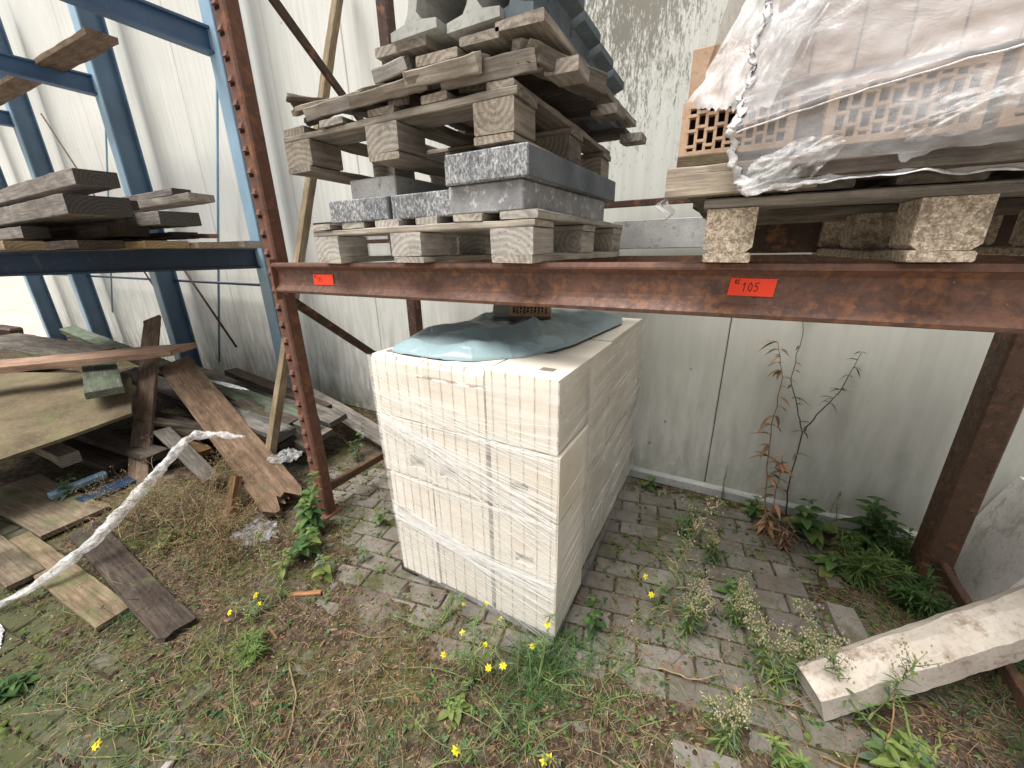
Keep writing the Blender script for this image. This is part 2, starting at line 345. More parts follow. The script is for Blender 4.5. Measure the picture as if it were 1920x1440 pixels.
def leafmat(name, a, b, trans=.35, rough=.55):
    s = NT(name); v = s.coord('World', (1, 1, 1), False); n = s.noise(v, 30, 3, .6)
    c = s.ramp(n, [(.3, a), (.7, b)])
    p = s.n('ShaderNodeBsdfPrincipled'); s.l(c, p.inputs['Base Color']); p.inputs['Roughness'].default_value = rough; p.inputs['Specular IOR Level'].default_value = .25
    t = s.n('ShaderNodeBsdfTranslucent'); s.l(c, t.inputs[0])
    mx = s.n('ShaderNodeMixShader'); mx.inputs[0].default_value = trans
    s.l(p.outputs[0], mx.inputs[1]); s.l(t.outputs[0], mx.inputs[2]); s.l(mx.outputs[0], s.out.inputs[0]); return s.m
M['leaf'] = leafmat('green_leaf', (.070, .145, .035), (.145, .24, .080))
M['leaf2'] = leafmat('yellowgreen_leaf', (.14, .20, .05), (.26, .32, .10))
M['leafd'] = leafmat('dark_leaf', (.035, .085, .028), (.075, .14, .045))
M['leafgrey'] = leafmat('grey_green_leaf', (.10, .15, .09), (.18, .235, .15))
M['stem'] = leafmat('green_stem', (.13, .17, .05), (.24, .27, .10), .1)
M['stemb'] = leafmat('brown_stem', (.17, .10, .05), (.30, .19, .10), .1)
M['straw'] = leafmat('straw', (.19, .135, .072), (.38, .29, .17), .15)
M['dry'] = leafmat('dry_leaf', (.15, .080, .045), (.29, .175, .105), .2)
M['dark_dry'] = leafmat('dark_dry_leaf', (.05, .038, .028), (.10, .075, .05), .1)
M['seed'] = leafmat('seed_fluff', (.32, .28, .16), (.58, .51, .34), .3)
M['yellow'] = leafmat('yellow_petal', (.75, .62, .02), (.90, .78, .05), .3)
M['centre'] = leafmat('flower_centre', (.50, .33, .02), (.60, .42, .03), .1)
M['chipw'] = leafmat('orange_wood_chip', (.30, .15, .075), (.46, .26, .14), .0)
M['white'] = NT('white_flake').finish((.75, .74, .72), .6)
s_ = NT('red_label'); M['label'] = s_.finish((.87, .060, .022), .5, spec=.3)
M['redp'] = NT('red_plastic').finish((.62, .05, .03), .4)
M['paint'] = m_conc('peeling_white_paint', (.62, .62, .62), (.82, .82, .82), 3., (.3, .3, .28))

# ------------------------------------------------------------------ mesh helpers
R = random.Random(7)
class MB:
    def __init__(s): s.v = []; s.f = []; s.m = []; s.uv = None
    def quad(s, a, b, c, d, mi=0):
        n = len(s.v); s.v += [tuple(a), tuple(b), tuple(c), tuple(d)]; s.f.append((n, n+1, n+2, n+3)); s.m.append(mi)
    def box(s, c, d, rot=None, mi=0, ch=0.):
        c = Vector(c); hx, hy, hz = [x/2 for x in d]; n = len(s.v)
        if ch <= 0:
            pts = [(-hx, -hy, -hz), (hx, -hy, -hz), (hx, hy, -hz), (-hx, hy, -hz), (-hx, -hy, hz), (hx, -hy, hz), (hx, hy, hz), (-hx, hy, hz)]
            fs = [(0, 3, 2, 1), (4, 5, 6, 7), (0, 1, 5, 4), (1, 2, 6, 5), (2, 3, 7, 6), (3, 0, 4, 7)]
        else:
            ch = min(ch, hx*.9, hy*.9, hz*.9)
            pts = []; 
            for z, k in ((-hz, ch), (-hz+ch, 0), (hz-ch, 0), (hz, ch)):
                X, Y = hx-k, hy-k
                pts += [(-X+(ch if not k else 0), -Y, z), (X-(ch if not k else 0), -Y, z), (X, -Y+(ch if not k else 0), z), (X, Y-(ch if not k else 0), z),
                        (X-(ch if not k else 0), Y, z), (-X+(ch if not k else 0), Y, z), (-X, Y-(ch if not k else 0), z), (-X, -Y+(ch if not k else 0), z)]
            fs = [tuple(range(7, -1, -1)), tuple(range(24, 32))]
            for r_ in range(3):
                for i in range(8): fs.append((r_*8+i, r_*8+(i+1) % 8, r_*8+8+(i+1) % 8, r_*8+8+i))
        for p in pts:
            q = Vector(p)
            if rot is not None: q = rot @ q
            s.v.append(tuple(q+c))
        for f in fs: s.f.append(tuple(n+i for i in f)); s.m.append(mi)
    def tube(s, pts, rad, k=6, mi=0, cap=True):
        pts = [Vector(p) for p in pts]; n0 = len(s.v); up = Vector((.137, .21, 1)).normalized()
        for i, p in enumerate(pts):
            t = (pts[min(i+1, len(pts)-1)]-pts[max(i-1, 0)])
            t = t.normalized() if t.length > 1e-9 else Vector((0, 0, 1))
            a = t.cross(up); a = a.normalized() if a.length > 1e-3 else t.cross(Vector((1, 0, 0))).normalized()
            b = t.cross(a); r = rad[i] if isinstance(rad, (list, tuple)) else rad
            for j in range(k):
                th = 2*math.pi*j/k; s.v.append(tuple(p+a*math.cos(th)*r+b*math.sin(th)*r))
        for i in range(len(pts)-1):
            for j in range(k):
                s.f.append((n0+i*k+j, n0+i*k+(j+1) % k, n0+(i+1)*k+(j+1) % k, n0+(i+1)*k+j)); s.m.append(mi)
        if cap and k > 2:
            s.f.append(tuple(n0+j for j in range(k-1, -1, -1))); s.m.append(mi)
            e = n0+(len(pts)-1)*k; s.f.append(tuple(e+j for j in range(k))); s.m.append(mi)
    def leaf(s, base, d, nrm, L, W, bend=.3, mi=0, seg=3, shape=1.):
        base = Vector(base); d = Vector(d).normalized(); nrm = Vector(nrm)
        side = d.cross(nrm); side = side.normalized() if side.length > 1e-4 else Vector((1, 0, 0))
        nn = side.cross(d).normalized(); n0 = len(s.v)
        for i in range(seg+1):
            t = i/seg; wd = W*.5*math.sin(math.pi*min(1, (t*.92+.06))**shape)
            c = base+d*(L*t)-nn*(bend*L*t*t)
            fold = nn*wd*.35
            s.v += [tuple(c-side*wd+fold), tuple(c), tuple(c+side*wd+fold)]
        for i in range(seg):
            a = n0+i*3; s.f += [(a, a+1, a+4, a+3), (a+1, a+2, a+5, a+4)]; s.m += [mi, mi]
    def blade(s, base, d, L, W, droop=.5, mi=0, seg=3):
        base = Vector(base); d = Vector(d).normalized(); side = d.cross(Vector((0, 0, 1)))
        side = side.normalized() if side.length > 1e-3 else Vector((1, 0, 0)); n0 = len(s.v)
        for i in range(seg+1):
            t = i/seg; c = base+d*(L*t)-Vector((0, 0, 1))*(droop*L*t*t); wd = W*.5*(1-t*.9)
            s.v += [tuple(c-side*wd), tuple(c+side*wd)]
        for i in range(seg):
            a = n0+i*2; s.f.append((a, a+1, a+3, a+2)); s.m.append(mi)

def meta(o, label=None, cat=None, group=None, kind=None):
    if label: o['label'] = label
    if cat: o['category'] = cat
    if group: o['group'] = group
    if kind: o['kind'] = kind
    return o
def link(name, mb, mats, parent=None, smooth=False, origin=None):
    me = bpy.data.meshes.new(name)
    org = Vector(origin) if origin is not None else Vector((0, 0, 0))
    if parent is not None and origin is None: org = Vector((0, 0, 0))
    me.from_pydata([tuple(Vector(p)-org) for p in mb.v] if org.length else mb.v, [], mb.f)
    if not isinstance(mats, (list, tuple)): mats = [mats]
    for m in mats: me.materials.append(m)
    if len(mats) > 1: me.polygons.foreach_set('material_index', mb.m)
    if mb.uv:
        ul = me.uv_layers.new(name='UVMap')
        for li, lp in enumerate(me.loops): ul.data[li].uv = mb.uv[lp.vertex_index]
    if smooth: me.polygons.foreach_set('use_smooth', [True]*len(me.polygons))
    me.update()
    o = bpy.data.objects.new(name, me); COL.objects.link(o)
    if parent is not None: o.parent = parent
    o.location = org
    return o
def thing(name, label, cat, loc=(0, 0, 0), rot=(0, 0, 0), group=None, kind=None):
    o = bpy.data.objects.new(name, None); COL.objects.link(o); o.empty_display_size = .1
    o.location = loc; o.rotation_euler = rot; return meta(o, label, cat, group, kind)
def centre(mb):
    n = len(mb.v); return Vector((sum(p[0] for p in mb.v)/n, sum(p[1] for p in mb.v)/n, min(p[2] for p in mb.v)))
def solo(name, mb, mats, label, cat, group=None, smooth=False, kind=None):
    return meta(link(name, mb, mats, None, smooth, centre(mb)), label, cat, group, kind)

def plankmesh(L, W, T, seed, rough=.0028, ch=.003, brokenA=0., brokenB=0., mitre=0., warp=.0):
    """board with its grain along X, W along Y, T along Z, chamfered, slightly uneven"""
    rr = random.Random(seed); mb = MB()
    n = max(2, min(40, int(L/.06))) if not (brokenA or brokenB) else max(14, min(44, int(L/.035))); hw, ht = W/2, T/2
    nw = 17 if (brokenA or brokenB) else 2
    ys = [(-hw+ch)+(W-2*ch)*i/(nw-1) for i in range(nw)]
    sec = [(y, -ht) for y in ys]+[(hw, -ht+ch), (hw, ht-ch)]+[(y, ht) for y in reversed(ys)]+[(-hw, ht-ch), (-hw, -ht+ch)]
    k = len(sec); off = rr.random()*100
    jag = {}
    for i in range(n+1):
        t = i/n; x = -L/2+L*t
        wz = warp*math.sin(math.pi*t)
        for j, (y, z) in enumerate(sec):
            px = x; 
            if mitre and i == n: px += mitre*(y/W)
            def J(end):
                key = (end, round(y, 4)); 
                if key not in jag: jag[key] = .05+.40*rr.random()**1.6+.9*abs(mn.noise(Vector((y*34, seed*.37, 1))))
                return jag[key]*(.75 if z < 0 else 1)
            if brokenB and t > .86: px -= brokenB*J('B')*((t-.86)/.14)
            if brokenA and t < .14: px += brokenA*J('A')*((.14-t)/.14)
            q = mn.noise(Vector((x*2.2+off, y*9, z*9)))*rough*2.2; q2 = mn.noise(Vector((x*14+off, y*30, z*30+5)))*rough
            mb.v.append((px, y+math.copysign(1, y)*(q+q2), z+wz+math.copysign(1, z)*(q*.6+q2)))
    for i in range(n):
        for j in range(k): mb.f.append((i*k+j, (i+1)*k+j, (i+1)*k+(j+1) % k, i*k+(j+1) % k)); mb.m.append(0)
    mb.f.append(tuple(range(k))); mb.m.append(0)
    mb.f.append(tuple(n*k+j for j in range(k-1, -1, -1))); mb.m.append(0)
    return mb
_pc = [0]
def plank(name, A, B, W, T, mat, up=(0, 0, 1), parent=None, **kw):
    _pc[0] += 1
    A, B = Vector(A), Vector(B); X = (B-A).normalized(); U = Vector(up); Y = U.cross(X).normalized(); Z = X.cross(Y)
    o = link(name, plankmesh((B-A).length, W, T, _pc[0]*13+5, **kw), mat, parent)
    m = Matrix((X, Y, Z)).transposed().to_4x4(); m.translation = (A+B)/2
    o.matrix_local = m
    return o
def tplank(name, A, B, W, T, mat, label, cat, group=None, **kw):
    return meta(plank(name, A, B, W, T, mat, **kw), label, cat, group)
def prism(mb, prof, axis, a, b, mi=0):
    """extrude closed profile (list of 2D) along axis from a to b. axis x: prof=(y,z); y: prof=(x,z); z: prof=(x,y)"""
    n = len(mb.v); k = len(prof)
    for t in (a, b):
        for p in prof: mb.v.append((t, p[0], p[1]) if axis == 'x' else (p[0], t, p[1]) if axis == 'y' else (p[0], p[1], t))
    for i in range(k): mb.f.append((n+i, n+(i+1) % k, n+k+(i+1) % k, n+k+i)); mb.m.append(mi)
    mb.f.append(tuple(n+i for i in range(k-1, -1, -1))); mb.m.append(mi); mb.f.append(tuple(n+k+i for i in range(k))); mb.m.append(mi)

# ------------------------------------------------------------------ ground, paving, soil
WALL_Y = 2.5
mb = MB(); mb.quad((-120, -60, -.030), (60, -60, -.030), (60, 120, -.030), (-120, 120, -.030))
meta(link('ground', mb, M['ground']), 'pale bare yard ground stretching past the end of the white wall', 'ground', kind='structure')
mb = MB()
for j in range(24):
    for i in range(40):
        x_, y_ = -11.9+i*.165, -1.2+j*.16
        P_ = [(x_+a*.165, y_+b*.16, -.020+.012*mn.noise(Vector(((x_+a*.165)*2, (y_+b*.16)*2, 0)))) for a, b in ((0, 0), (1, 0), (1, 1), (0, 1))]; mb.quad(*P_)
meta(link('dirt', mb, M['soil'], smooth=True), 'dark dirt ground under and behind the timber pile', 'soil', kind='structure')
def soilmask(x, y):
    def g(cx, cy, sx, sy, a): return a*math.exp(-((x-cx)/sx)**2-((y-cy)/sy)**2)
    m = g(-.75, .62, .62, .30, 1.2)+g(-1.75, .62, .38, .30, .8)+g(-2.5, .75, .6, .42, 1.5)+g(1.0, 2.05, .36, .5, 1.9)+g(.95, 1.35, .35, .38, 1.4)
    m += g(-4., 1.2, 1.4, .8, 1.6)+g(-2.2, 2.2, .7, .35, 1.4)+g(0., 1.0, .35, .22, .6)+g(-1.1, .22, .8, .22, .55)+g(.5, 2.5, .9, .1, .8)+g(.1, 1.5, .3, .3, .25)
    m += g(-.2, .55, .4, .2, .8)
    return m
def soilh(x, y):
    n = mn.fractal(Vector((x*3.1, y*3.1, .3)), 1., 2., 4); n2 = mn.fractal(Vector((x*17, y*17, 3.)), .9, 2.1, 4)
    return -.0095+.020*soilmask(x, y)+n*.0085+n2*.0045
mb = MB(); X0, X1, Y0, Y1, st = -5.6, 2.4, -.7, 2.52, .0185
nx, ny = int((X1-X0)/st), int((Y1-Y0)/st)
for j in range(ny+1):
    for i in range(nx+1):
        x, y = X0+i*st, Y0+j*st; e = min(1, max(0, min(x-X0, X1-x, y-Y0)/.15))
        mb.v.append((x, y, soilh(x, y)*e+(-.034)*(1-e)))
for j in range(ny):
    for i in range(nx): a = j*(nx+1)+i; mb.f.append((a, a+1, a+nx+2, a+nx+1)); mb.m.append(0)
meta(link('soil', mb, M['soil'], smooth=True), 'brown mossy soil and dirt spread over the paving', 'soil', kind='structure')
# herringbone concrete pavers
mb = MB(); tones = []; rp = random.Random(3); pw, pl = .105, .21
for a in range(-60, 40):
    for b in range(-30, 40):
        # classic 90 degree herringbone lattice
        for kind in (0, 1):
            ox = (a*pw+b*pw*1.0); oy = (b*pw-a*pw)
            if kind == 0: x0, y0, dx, dy = ox*1.0+0, oy, pl, pw
            else: x0, y0, dx, dy = ox, oy+pw, pw, pl
            if (a % 2, b % 2) != (0, 0) and True: pass
            cx, cy = x0+dx/2, y0+dy/2
            tones.append((cx, cy, dx, dy))
seen = set(); pv = []
# lattice: kind0 at (i*pw + 2j*pw..) solved by stepping along the diagonal
for j in range(-40, 60):
    for i in range(-40, 60):
        bx = i*pw*1.0+j*pw*2.0; by = -i*pw*1.0+j*pw*2.0
        for q in range(2):
            if q == 0: r_ = (bx, by, pl, pw)
            else: r_ = (bx, by+pw, pw, pl)
            pv.append(r_)
pv2 = []; occ = {}
def freecells(r_):
    x0, y0, dx, dy = r_; cs = [(round((x0+pw*(.5+u))/pw-.5), round((y0+pw*(.5+v))/pw-.5)) for u in range(round(dx/pw)) for v in range(round(dy/pw))]
    return cs
for r_ in pv:
    cs = freecells(r_)
    if any(c in occ for c in cs): continue
    for c in cs: occ[c] = 1
    pv2.append(r_)
for c in [(i, j) for i in range(-46, 24) for j in range(-8, 26)]:
    if c not in occ:
        d = (c[0]+1, c[1])
        if d not in occ: occ[c] = occ[d] = 1; pv2.append((c[0]*pw, c[1]*pw, pl, pw))
        else: occ[c] = 1; pv2.append((c[0]*pw, c[1]*pw, pw, pw))
tone = []; ca, sa = math.cos(math.radians(11)), math.sin(math.radians(11))
for (x0, y0, dx, dy) in pv2:
    cx, cy = x0+dx/2, y0+dy/2; cx, cy = cx*ca-cy*sa, cx*sa+cy*ca
    if not (-4.6 < cx < 2.0 and -.55 < cy < 2.44): continue
    g = .0075+rp.random()*.003; rot = Euler((rp.gauss(0, .018), rp.gauss(0, .018), math.radians(11)+rp.gauss(0, .028))).to_matrix()
    n0 = len(mb.v); mb.box((cx, cy, -.030+rp.gauss(0, .0026)), (dx-g, dy-g, .06), rot, 0, .005)
    tv = rp.random()**1.5*.85; tone += [tv]*(len(mb.v)-n0)
po = meta(link('paving', mb, M['paver']), 'grey brown rectangular concrete pavers with mossy joints', 'paving', kind='structure')
at = po.data.attributes.new('tone', 'FLOAT', 'POINT'); at.data.foreach_set('value', tone)

# ------------------------------------------------------------------ wall
wt = thing('panel_wall', 'long stained white wall of tall upright panels behind the racks', 'wall', (-6, WALL_Y, 0))
seams = [-12, -10.15, -8.7, -7.45, -6.67, -5.08, -3.62, -2.75, -1.45, .02, 1.5, 3.0, 4.6]
for i in range(len(seams)-1):
    a, b = seams[i]+.0022, seams[i+1]-.0022; bb = MB(); bb.box(((a+b)/2+6, .05, 2.6), (b-a, .1, 5.2), None, 0, .006)
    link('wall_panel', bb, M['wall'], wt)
bb = MB(); bb.box((-3.7+6, .13, 2.6), (16.5, .04, 5.18)); link('backing', bb, M['gap'], wt)
bb = MB(); bb.box((1.0+6, -.025, .035), (4.6, .05, .07), None, 0, .01); link('plinth', bb, M['concrete'], wt)

# ------------------------------------------------------------------ red brown pallet rack
RX0, RX1, FY, BY = -1.985, .965, 1.20, 2.15
rk = thing('pallet_rack', 'rusty red brown steel pallet rack in front of the white wall', 'rack', (RX0, FY, 0))
def RL(x, y, z): return (x-RX0, y-FY, z)
def upright(x, y, mat, teeth, name='upright'):
    m = MB(); wd, dp = (.085, .07) if x < 0 else (.10, .12)
    o = (x-RX0, y-FY)
    prof = [(-wd/2, dp/2), (-wd/2, -dp/2+.008), (-wd/2+.008, -dp/2), (wd/2-.008, -dp/2), (wd/2, -dp/2+.008), (wd/2, dp/2-.006), (wd/2-.02, dp/2), (wd/2-.02, dp/2-.004), (wd/2-.004, dp/2-.012), (wd/2-.004, -dp/2+.012), (-wd/2+.004, -dp/2+.012), (-wd/2+.004, dp/2)]
    prism(m, [(p[0]+o[0], p[1]+o[1]) for p in prof], 'z', 0.0, 3.4)
    u = link(name, m, mat, rk)
    m = MB(); m.box((o[0], o[1], .004), (.13, .12, .008)); link('foot_plate', m, mat, u)
    if teeth:   # pressed-out slots on the front face
        z = .12
        while z < 3.1:
            m = MB()
            cx, cy = o[0]-.008, o[1]-dp/2; n0 = len(m.v)
            m.v += [(cx-.018, cy+.001, z-.012), (cx+.018, cy+.001, z-.012), (cx+.018, cy+.001, z+.014), (cx-.018, cy+.001, z+.014), (cx-.014, cy-.013, z-.010), (cx+.014, cy-.013, z-.010), (cx+.012, cy-.004, z+.010), (cx-.012, cy-.004, z+.010)]
            for f in [(0, 1, 5, 4), (1, 2, 6, 5), (2, 3, 7, 6), (3, 0, 4, 7), (4, 5, 6, 7)]: m.f.append(tuple(n0+q for q in f)); m.m.append(0)
            m.box((cx, cy-.0005, z-.019), (.034, .002, .012), None, 1)
            z += .087; link('hook', m, [mat, M['hole']], u)
    return u
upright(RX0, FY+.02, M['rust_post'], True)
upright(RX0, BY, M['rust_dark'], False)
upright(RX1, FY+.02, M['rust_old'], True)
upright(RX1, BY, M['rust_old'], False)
def steelbar(A, B, w_, t_, mat, name='brace', parent=rk, f=RL):
    return plank(name, f(*A), f(*B), w_, t_, mat, up=(1, 0, .01), parent=parent, rough=.0004, ch=.004)
for x, mat in ((RX0, M['rust_dark']), (RX1, M['rust_old'])):
    if x < 0: steelbar((x+.01, FY+.04, 1.28), (x+.01, BY-.03, .55), .045, .02, mat)
    steelbar((x+.01, FY+.04, 2.74), (x+.01, BY-.03, 1.98), .045, .02, mat)
    steelbar((x+.01, FY+.05, .16), (x+.01, BY-.02, .16), .05, .03, M['rust_old'], 'ground_strut')
    steelbar((x+.01, FY+.05, 1.42), (x+.01, BY-.02, 1.42), .04, .025, mat, 'cross_strut')
def chan(y0, zt, zb, xa, xb, mat, sgn=1):
    h = zt-zb; d = .05; t = .005; r_ = .012
    p = [(0, zb+r_), (.003, zb+.003), (r_, zb), (d, zb), (d, zt), (r_, zt), (.003, zt-.003), (0, zt-r_), (.001, zt-r_-.006), (.010, zt-r_-.008), (.024, zt-.034), (.026, zt-.05), (.026, zb+.05), (.022, zb+.036), (.006, zb+.020)]
    m = MB(); prism(m, [(y0-FY+sgn*q[0], q[1]) for q in p], 'x', xa-RX0, xb-RX0); return m
fbm = link('front_beam', chan(1.150, 1.462, 1.325, RX0+.045, RX1-.04, None), M['rust_beam'], rk)
link('back_beam', chan(BY+.05, 1.462, 1.325, RX0+.045, RX1-.04, None, -1), M['rust_old'], rk)
m = MB(); m.box((.046, -.036, 1.385), (.012, .03, .19), None, 0, .002); m.box((.075, -.018, 1.385), (.06, .014, .15), None, 0, .003); link('beam_connector', m, M['rust_post'], fbm)
for z_, tt in ((1.735, .035), (1.585, .03)):
    m = MB(); m.box(((-3.3+.9)/2-RX0, BY+.27-FY, z_), (4.2, .02, tt), None, 0, .003); link('back_rail', m, M['rust_dark'], rk)

# labels stuck to the beam with handwritten numbers
def stroke(mb, pts, r=.0009, mi=1):
    for a, b in zip(pts[:-1], pts[1:]):
        a, b = Vector(a), Vector(b); d = (b-a).normalized(); s_ = Vector((-d.z, 0, d.x))*r; y = Vector((0, -.0006, 0))
        mb.quad(a-s_+y-d*r*.6, b-s_+y+d*r*.6, b+s_+y+d*r*.6, a+s_+y-d*r*.6, mi)
GL = {'1': [[(.08, .72), (.36, 1), (.22, 0)]], '0': [[(.3, 1), (.05, .6), (.05, .2), (.3, 0), (.5, .3), (.5, .75), (.3, 1)]],
      '5': [[(.65, 1), (.2, .95), (.12, .55), (.4, .6), (.5, .3), (.3, 0), (0, .08)]], '2': [[(.02, .8), (.25, 1), (.45, .75), (.05, .05), (.5, 0)]],
      'R': [[(.05, 0), (.12, 1), (.42, .8), (.1, .5), (.45, 0)]], 'I': [[(.1, 0), (.2, 1)], [(0, .95), (.4, 1.)], [(0, 0), (.35, .05)]]}
def label(x, z, wd, ht, txt, size, lab, lean=0., wob=0.):
    m = MB(); y = 1.150+.026-.003
    n = 6
    for i in range(n):
        xa, xb = x+wd*i/n, x+wd*(i+1)/n
        ya, yb = y-.0006-.0015*math.sin(math.pi*i/n), y-.0006-.0015*math.sin(math.pi*(i+1)/n)
        m.quad((xa, ya, z-ht+wob*i/n), (xb, yb, z-ht+wob*(i+1)/n), (xb+lean, yb, z+wob*(i+1)/n), (xa+lean, ya, z+wob*i/n), 0)
    def word(t, wx, wz, s_, r_):
        for c in t:
            for pl_ in GL[c]: stroke(m, [(wx+px*s_*.8, y-.0022, wz+pz*s_) for px, pz in pl_], r_)
            wx += s_*.62
    word('RI', x+.010+lean, z-.014, .010, .0007); word(txt, x+.027+lean, z-.032, size, .0008)
    solo('price_label', m, [M['label'], M['black']], lab, 'label', 'orange red labels on the front beam')
label(-1.665, 1.412, .132, .045, '125', .019, 'small orange red paper label stuck on the beam beside the left upright', .002, .001)
label(-.010, 1.424, .100, .043, '105', .021, 'larger orange red paper label handwritten 105 in the middle of the beam', .004, -.001)

# ------------------------------------------------------------------ blue cantilever rack
bk = thing('cantilever_rack', 'tall blue steel cantilever rack holding timber left of the brown upright', 'rack', (-6.05, 2.3, 0))
def BL(x, y, z): return (x+6.05, y-2.3, z)
for i, cx in enumerate((-3.765, -5.98, -8.72, -11.0)):
    m = MB(); w_, d, t = .15, .20, .012; y = 2.26
    prof = [(-w_/2, -d/2), (w_/2, -d/2), (w_/2, -d/2+t), (t/2, -d/2+t), (t/2, d/2-t), (w_/2, d/2-t), (w_/2, d/2), (-w_/2, d/2), (-w_/2, d/2-t), (-t/2, d/2-t), (-t/2, -d/2+t), (-w_/2, -d/2+t)]
    prism(m, [(cx+6.05+p[0], y-2.3+p[1]) for p in prof], 'z', 0, 4.6); colo = link('column', m, M['blue'], bk)
    m = MB(); m.box(BL(cx, y-.107, 2.3), (.14, .012, 4.5)); link('skylit_flange', m, M['blue_pale'], colo)  # paler plate paints open-sky light onto the column's front flange
    for z in ((3.06, 1.47) if i < 3 else (3.06,)):
        zz = z+(.0, .10, .20, .2)[i] if z > 2 else z
        m = MB(); y0, y1 = 2.15, (.55 if z < 2 else (1.0, 1.1, 1.2, 1.3)[i]); h0, h1 = .088, .066
        n0 = len(m.v)
        for (yy_, hh) in ((y0, h0), (y1, h1)):
            for (dx, sz) in ((-.045, -1), (.045, -1), (.045, -.8), (.008, -.8), (.008, .8), (.045, .8), (.045, 1), (-.045, 1), (-.045, .8), (-.008, .8), (-.008, -.8), (-.045, -.8)):
                m.v.append(BL(cx-.04+dx, yy_, zz+sz*hh))
        k = 12
        for q in range(k): m.f.append((n0+q, n0+(q+1) % k, n0+k+(q+1) % k, n0+k+q)); m.m.append(0)
        m.f.append(tuple(n0+q for q in range(k))); m.m.append(0); m.f.append(tuple(n0+k+q for q in range(k-1, -1, -1))); m.m.append(0)
        # side cover of the arm
        m.box(BL(cx-.04, (y0+y1)/2, zz), (.006, y0-y1-.004, 2*min(h0, h1)*.98))
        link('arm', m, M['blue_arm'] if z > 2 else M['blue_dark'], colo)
def rod(A, B, r, mat, name='tie_rod'):
    m = MB(); m.tube([BL(*A), BL(*B)], r, 8); link(name, m, mat, bk, True)
rod((-3.93, 2.36, 3.5), (-5.45, 2.36, .25), .012, M['blue_pale'])
rod((-3.9, 2.34, 1.21), (-10.4, 2.34, 1.24), .014, M['blue_dark'])
rod((-6.1, 2.36, 3.6), (-8.3, 2.36, .7), .010, M['blue_pale'])
rod((-8.3, 2.33, 3.3), (-6.1, 2.33, .6), .009, M['rust_dark'])
rod((-6.1, 2.33, 1.9), (-4.9, 2.33, .5), .012, M['rust_dark'])
# timber stored on the arms
SG = 'timber stacked on the blue rack arms'
def shelfplank(Y, z, W, T, xe, mat, lab, xl=-6.9, dz=0.):
    return tplank('timber_beam', (xl, Y, z+dz), (xe, Y, z), W, T, mat, lab, 'timber', SG, rough=.003)
shelfplank(1.10, 1.945, .20, .085, -3.40, M['plank_shelf'], 'thick dark ended timber lying topmost on the blue rack stack')
shelfplank(1.06, 1.790, .29, .105, -3.36, M['plank_shelf'], 'broad grey timber directly under the topmost one on the blue arm')
shelfplank(1.60, 1.935, .12, .045, -3.58, M['plank_shelf'], 'thin pale board behind, upper of the two at the back of the stack')
shelfplank(1.62, 1.885, .16, .05, -3.36, M['pallet'], 'pale board with a dark end reaching farthest right at the back of the stack')
shelfplank(1.47, 1.745, .24, .085, -3.40, M['plank_shelf'], 'grey timber with pale front low at the right of the stack')
shelfplank(1.33, 1.84, .12, .06, -3.75, M['plank_dark'], 'dark short timber end in the middle of the stack')
shelfplank(.93, 1.665, .12, .07, -4.1, M['plank_shelf'], 'timber with knotty side low at the front of the stack')
shelfplank(1.25, 1.665, .22, .07, -3.62, M['plank_dark'], 'dark timber wedged low under the grey ones in the stack')
shelfplank(1.62, 1.650, .18, .045, -3.75, M['plank_shelf'], 'board below the two pale boards at the back of the stack')
shelfplank(.78, 1.575, .16, .05, -3.72, M['plank_tan'], 'front bottom board of the timber stack on the dark blue arm')
shelfplank(1.04, 1.575, .22, .05, -3.45, M['plank_dark'], 'second bottom board of the stack, dark and damp')
shelfplank(1.33, 1.573, .24, .045, -3.33, M['plank_tan'], 'tan bottom board in the middle of the blue arm', xl=-6.2)
shelfplank(1.62, 1.570, .26, .04, -3.30, M['plank_tan'], 'tan bottom board third from the wall on the blue arm')
shelfplank(1.92, 1.575, .26, .05, -3.28, M['pallet'], 'bottom board nearest the wall on the blue arm')
tplank('timber_board', (-4.1, 1.78, 1.655), (-3.42, 1.66, 1.635), .06, .03, M['plank_red'], 'short orange offcut lying on the tan boards of the blue arm', 'board')
tplank('timber_board', (-10.6, 1.9, 3.40), (-4.75, 1.85, 3.19), .20, .045, M['plank_brown'], 'single brown board lying across the upper blue arms', 'board')

# ------------------------------------------------------------------ pallets
def pallet(label, loc, rotz, Wd, Dp, mat, group, chip=False, tilt=(0, 0), bw=.13, bh=.078, seed=1, xs=None, ndeck=5, deckx=None, fb=(0, 0, 0), blockmat=None, topover=0.):
    t = thing('pallet', label, 'pallet', loc, (tilt[0], tilt[1], rotz), group)
    rr = random.Random(seed); bt = .022
    xs = xs or [-Wd/2+bw/2, 0, Wd/2-bw/2]; ysb = [bw/2, Dp/2, Dp-bw/2]
    for x in xs:
        plank('bottom_board', (x+rr.gauss(0, .004), -fb[0]*.0+rr.uniform(-.006, .004), bt/2), (x+rr.gauss(0, .004), Dp, bt/2), bw*.96, bt, blockmat or mat, parent=t)
        for y in ysb:
            b = plank('block', (x, y-bw/2, bt+bh/2+.0005), (x, y+bw/2, bt+bh/2+.0005), bw*rr.uniform(.94, 1.02), bh-.001, blockmat or mat, parent=t, rough=.001)
    for y in ysb:
        plank('stringer_board', (-Wd/2-.004-topover, y, bt*1.5+bh+.001), (Wd/2+.004, y, bt*1.5+bh+.001), bw*.97, bt-.001, mat, parent=t)
    dx = deckx or [-Wd/2+.05+(Wd-.1)*i/(ndeck-1) for i in range(ndeck)]
    for i, x in enumerate(dx):
        wv = rr.uniform(.085, .13) if deckx is None else .12
        plank('deck_board', (x, rr.uniform(-.006, .012), bt*2.5+bh+.002), (x+rr.gauss(0, .004), Dp+rr.uniform(-.01, .01), bt*2.5+bh+.002), wv, bt-.001, mat, parent=t)
    return t
PG = 'worn wooden pallets on the brown rack'
